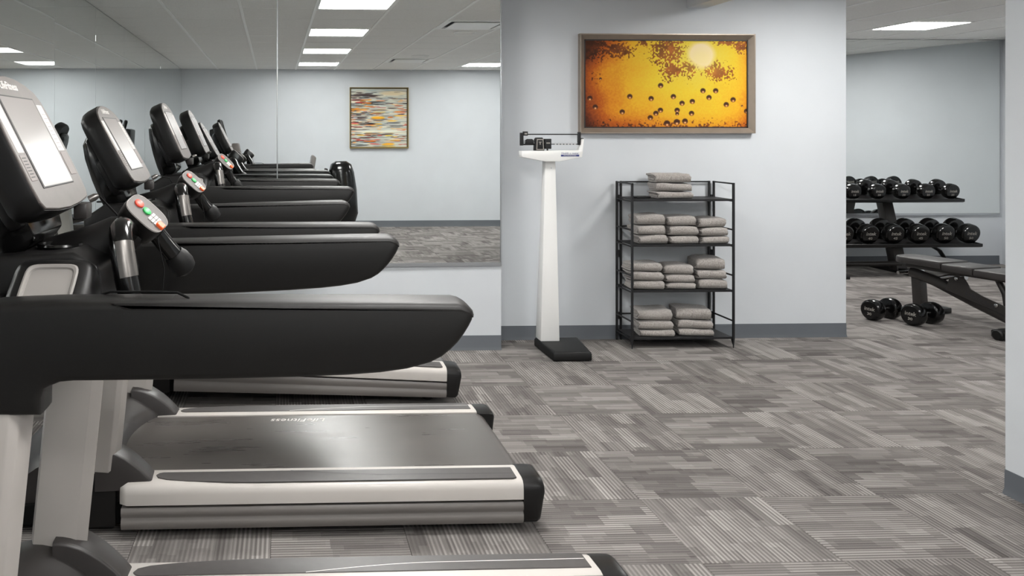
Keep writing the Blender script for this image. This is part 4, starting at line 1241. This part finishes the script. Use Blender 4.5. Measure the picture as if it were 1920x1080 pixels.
def bench():
    t = empty('weight_bench', (5.45, 5.95, 0), R(14), 'dark adjustable weight bench with three grey pads beside the floor dumbbells', 'bench')
    # local: +y to the head end (far), x across
    def pad(name, y0, y1, w0, w1, z, rnd_end=False):
        n = 10; pts = []
        if rnd_end:
            pts = [(-w0, y0), (w0, y0)] + [(w1 * math.cos(a) ** .6 if math.cos(a) > 0 else -w1 * abs(math.cos(a)) ** .6, y1 - .1 + .1 * math.sin(a)) for a in [math.pi * k / n for k in range(n + 1)]]
        else:
            pts = [(-w0, y0), (w0, y0), (w1, y1), (-w1, y1)]
        rings = []
        cy = (y0 + y1) / 2
        for k, dz_ in ((.97, -.055), (1, -.045), (1, -.012), (.97, -.003), (.90, 0)):
            rings.append([(x * k, cy + (y - cy) * (1 - (1 - k) * .6), z + dz_) for x, y in pts])
        return MB().loft(rings).build(name, 'vinyl', t, 0.0, angle=50)
    pad('head_pad', .37, .80, .155, .13, .47, True)
    pad('back_pad', .13, .36, .155, .155, .46)
    pad('seat_pad', -.72, .12, .15, .155, .455)
    MB().box((-.07, -.62, .375), (.07, .72, .408)).build('pad_frame', 'gun', t, 0.006, 2)
    MB().tube([(-.03, .70, .335), (-.03, .64, .325), (-.02, .50, .29), (0, .20, .175), (0, -.17, .055)], [.034, .034, .036, .038, .038], 12, 1.25).build('spine', 'gun', t)
    mb = MB(); mb.prism([(.60, .03), (.68, .03), (.70, .33), (.62, .33)], lambda p: (-.04, p[0], p[1]), lambda p: (.035, p[0], p[1]))
    mb.build('front_leg', 'gun', t, 0.008, 2)
    MB().box((-.24, .56, 0), (.24, .66, .045)).build('front_foot', 'blackp', t, 0.01, 2)
    rf = MB().box((-.36, -.25, .012), (.36, -.14, .07)).build('rear_foot', 'blackp', t, 0.012, 2)
    for x in (-.36, .36):
        MB().lathe([(.03, -.02), (.04, -.012), (.04, .012), (.03, .02)], 16, Matrix.Rotation(R(90), 4, 'Y')).build('foot_cap', 'rubber', rf, loc=(x, -.195, .04))
    # pivot plate with lettering
    pp = MB(); pp.prism([(.40, .24), (.37, .345), (.31, .37), (.25, .345), (.21, .28), (.12, .24), (.0, .205), (-.10, .165), (-.13, .10), (.12, .17)], lambda p: (-.055, p[0], p[1]), lambda p: (-.045, p[0], p[1]))
    pp = pp.build('pivot_plate', 'gun', t, 0.002, 1)
    text_mesh('bench_lettering', 'LifeFitness', .055, frame_mtx((-.0556, .14, .213), (0, -1, -.36), (0, -.36, 1)), 'inkd', pp, .0004, .2, .001)
    for y, z in ((.31, .345), (.02, .19)):
        MB().lathe([(.014, 0), (.014, .012), (.006, .016)], 12, Matrix.Rotation(R(-90), 4, 'Y')).build('bolt', 'chrome', pp, loc=(-.055, y, z))
    MB().tube([(-.15, .72, .33), (.13, .72, .33)], .014, 10).build('lift_handle', 'chrome', t)
    MB().tube([(0, .52, .30), (0, .40, .345), (0, .28, .36)], .022, 10).build('adjuster_strut', 'chrome', t)
    MB().tube([(0, -.02, .15), (0, .0, .28), (0, .05, .38)], .022, 10).build('adjuster_strut', 'gun', t)
bench()

# ------------------------------------------------------------------ machines behind the viewpoint, seen in the mirrors
def elliptical():
    t = empty('elliptical_trainer', (0.0, -0.75, 0), 0, 'elliptical trainer with upright black grips and a tall rounded rear shroud, seen reflected', 'exercise machine')
    MB().box((-1.15, -.06, .03), (1.05, .06, .09)).build('base_frame', 'gun', t, 0.01)
    for x in (-1.1, .95):
        MB().box((x - .05, -.30, 0), (x + .05, .30, .05)).build('floor_bar', 'blackp', t, 0.01)
    rings = []
    for z, x0, x1, hw in ((.08, .70, 1.06, .20), (.35, .72, 1.15, .20), (.7, .71, 1.13, .19), (.95, .72, 1.09, .18), (1.06, .75, 1.05, .15), (1.105, .82, .98, .08)):
        c, h = (x0 + x1) / 2, (x1 - x0) / 2
        rings.append([(c + a, b, z) for a, b in sring(24, h, hw, 2.6)])
    rs = MB().loft(rings).build('rear_shroud', 'blackg', t, 0, angle=60)
    MB().loft([[(x, y, z) for x, y in ((.66, -.10), (.70, -.13), (.70, .13), (.66, .10))] for z in (.3, 1.0)]).build('shroud_spine', 'blackp', rs, 0.01)
    rings = []
    for z, x0, x1, hw in ((.06, -1.2, -.75, .22), (.4, -1.15, -.80, .2), (.6, -1.05, -.88, .12), (1.30, -.98, -.88, .06)):
        c, h = (x0 + x1) / 2, (x1 - x0) / 2
        rings.append([(c + a, b, z) for a, b in sring(20, h, hw, 3)])
    MB().loft(rings).build('front_mast', 'blackp', t, 0, angle=60)
    cs = MB(); cs.prism([(-.98, 1.25), (-.84, 1.22), (-.93, 1.58), (-1.0, 1.56)], lambda p: (p[0], -.20, p[1]), lambda p: (p[0], .20, p[1]))
    cs = cs.build('console', 'blackp', t, 0.015, 3)
    sc = MB(); sc.prism([(-.845, 1.27), (-.843, 1.27), (-.915, 1.54), (-.917, 1.54)], lambda p: (p[0] + .004, -.14, p[1]), lambda p: (p[0] + .004, .14, p[1]))
    sc.build('screen', 'screen', cs, 0)
    for s in (-1, 1):
        arm = MB().tube([(-.92, s * .27, .45), (-.90, s * .27, .9), (-.76, s * .27, 1.22), (-.78, s * .25, 1.40), (-.86, s * .20, 1.68)], [.022] * 3 + [.022, .02], 10).build('moving_arm', 'blackp', t)
        MB().tube([(-.785, s * .247, 1.42), (-.82, s * .225, 1.54), (-.86, s * .20, 1.68), (-.868, s * .195, 1.70)], [.027, .027, .029, .02], 12).build('grip', 'rubber', arm)
        MB().tube([(-.92, s * .22, .42), (-.1, s * .16, .24), (.80, s * .14, .45)], .028, 10).build('pedal_arm', 'gun', t)
        mb = MB(); mb.box((-.30, s * .16 - .085, .29), (.12, s * .16 + .085, .325)); mb.build('pedal', 'rubber', t, 0.015)
elliptical()
def bike():
    t = empty('recumbent_bike', (-0.1, -1.50, 0), 0, 'small exercise bike with a pale seat back in front of the striped painting wall', 'exercise machine')
    X = lambda x: x + .1
    MB().box((X(-1.0), -.05, .04), (X(.62), .05, .12)).build('base_frame', 'gun', t, 0.01)
    for x in (-.95, .55):
        MB().box((X(x) - .05, -.26, 0), (X(x) + .05, .26, .05)).build('floor_bar', 'blackp', t, 0.01)
    rings = []
    for z, x0, x1, hw in ((.10, -1.0, -.35, .12), (.45, -.98, -.42, .11), (.65, -.85, -.58, .07), (1.15, -.72, -.64, .05)):
        c, h = (x0 + x1) / 2, (x1 - x0) / 2
        rings.append([(X(c + a), b, z) for a, b in sring(20, h, hw, 3)])
    MB().loft(rings).build('front_shroud', 'blackp', t, 0, angle=60)
    cs = MB(); cs.prism([(-.74, 1.12), (-.56, 1.10), (-.62, 1.36), (-.72, 1.36)], lambda p: (X(p[0]), -.16, p[1]), lambda p: (X(p[0]), .16, p[1]))
    cs.build('console', 'face', t, 0.015, 3)
    MB().tube([(X(-.62), -.2, 1.05), (X(-.52), -.24, 1.14), (X(-.48), -.2, 1.22), (X(-.60), 0, 1.10), (X(-.48), .2, 1.22), (X(-.52), .24, 1.14), (X(-.62), .2, 1.05)], .016, 8).build('handlebar', 'rubber', t)
    MB().loft([[(X(x), y, z) for x, y in ((.05, -.18), (.42, -.21), (.42, .21), (.05, .18))] for z in (.50, .58)]).build('seat', 'vinyl', t, 0.025, 3)
    mb = MB(); mb.prism([(.40, .58), (.47, .56), (.57, 1.14), (.53, 1.18), (.50, 1.16)], lambda p: (X(p[0]), -.19, p[1]), lambda p: (X(p[0]), .19, p[1]))
    mb.build('seat_back', 'silver2', t, 0.02, 3)
    MB().box((X(.18), -.05, .10), (X(.30), .05, .52)).build('seat_post', 'gun', t, 0.01)
    for s in (-1, 1):
        MB().tube([(X(-.55), s * .12, .38), (X(-.55) + s * .12, s * .16, .38 + s * .1)], .014, 8).build('crank', 'steel', t)
        MB().box((X(-.55) + s * .12 - .06, s * .21 - .05, .37 + s * .1), (X(-.55) + s * .12 + .06, s * .21 + .05, .395 + s * .1)).build('pedal', 'rubber', t, 0.008)
bike()
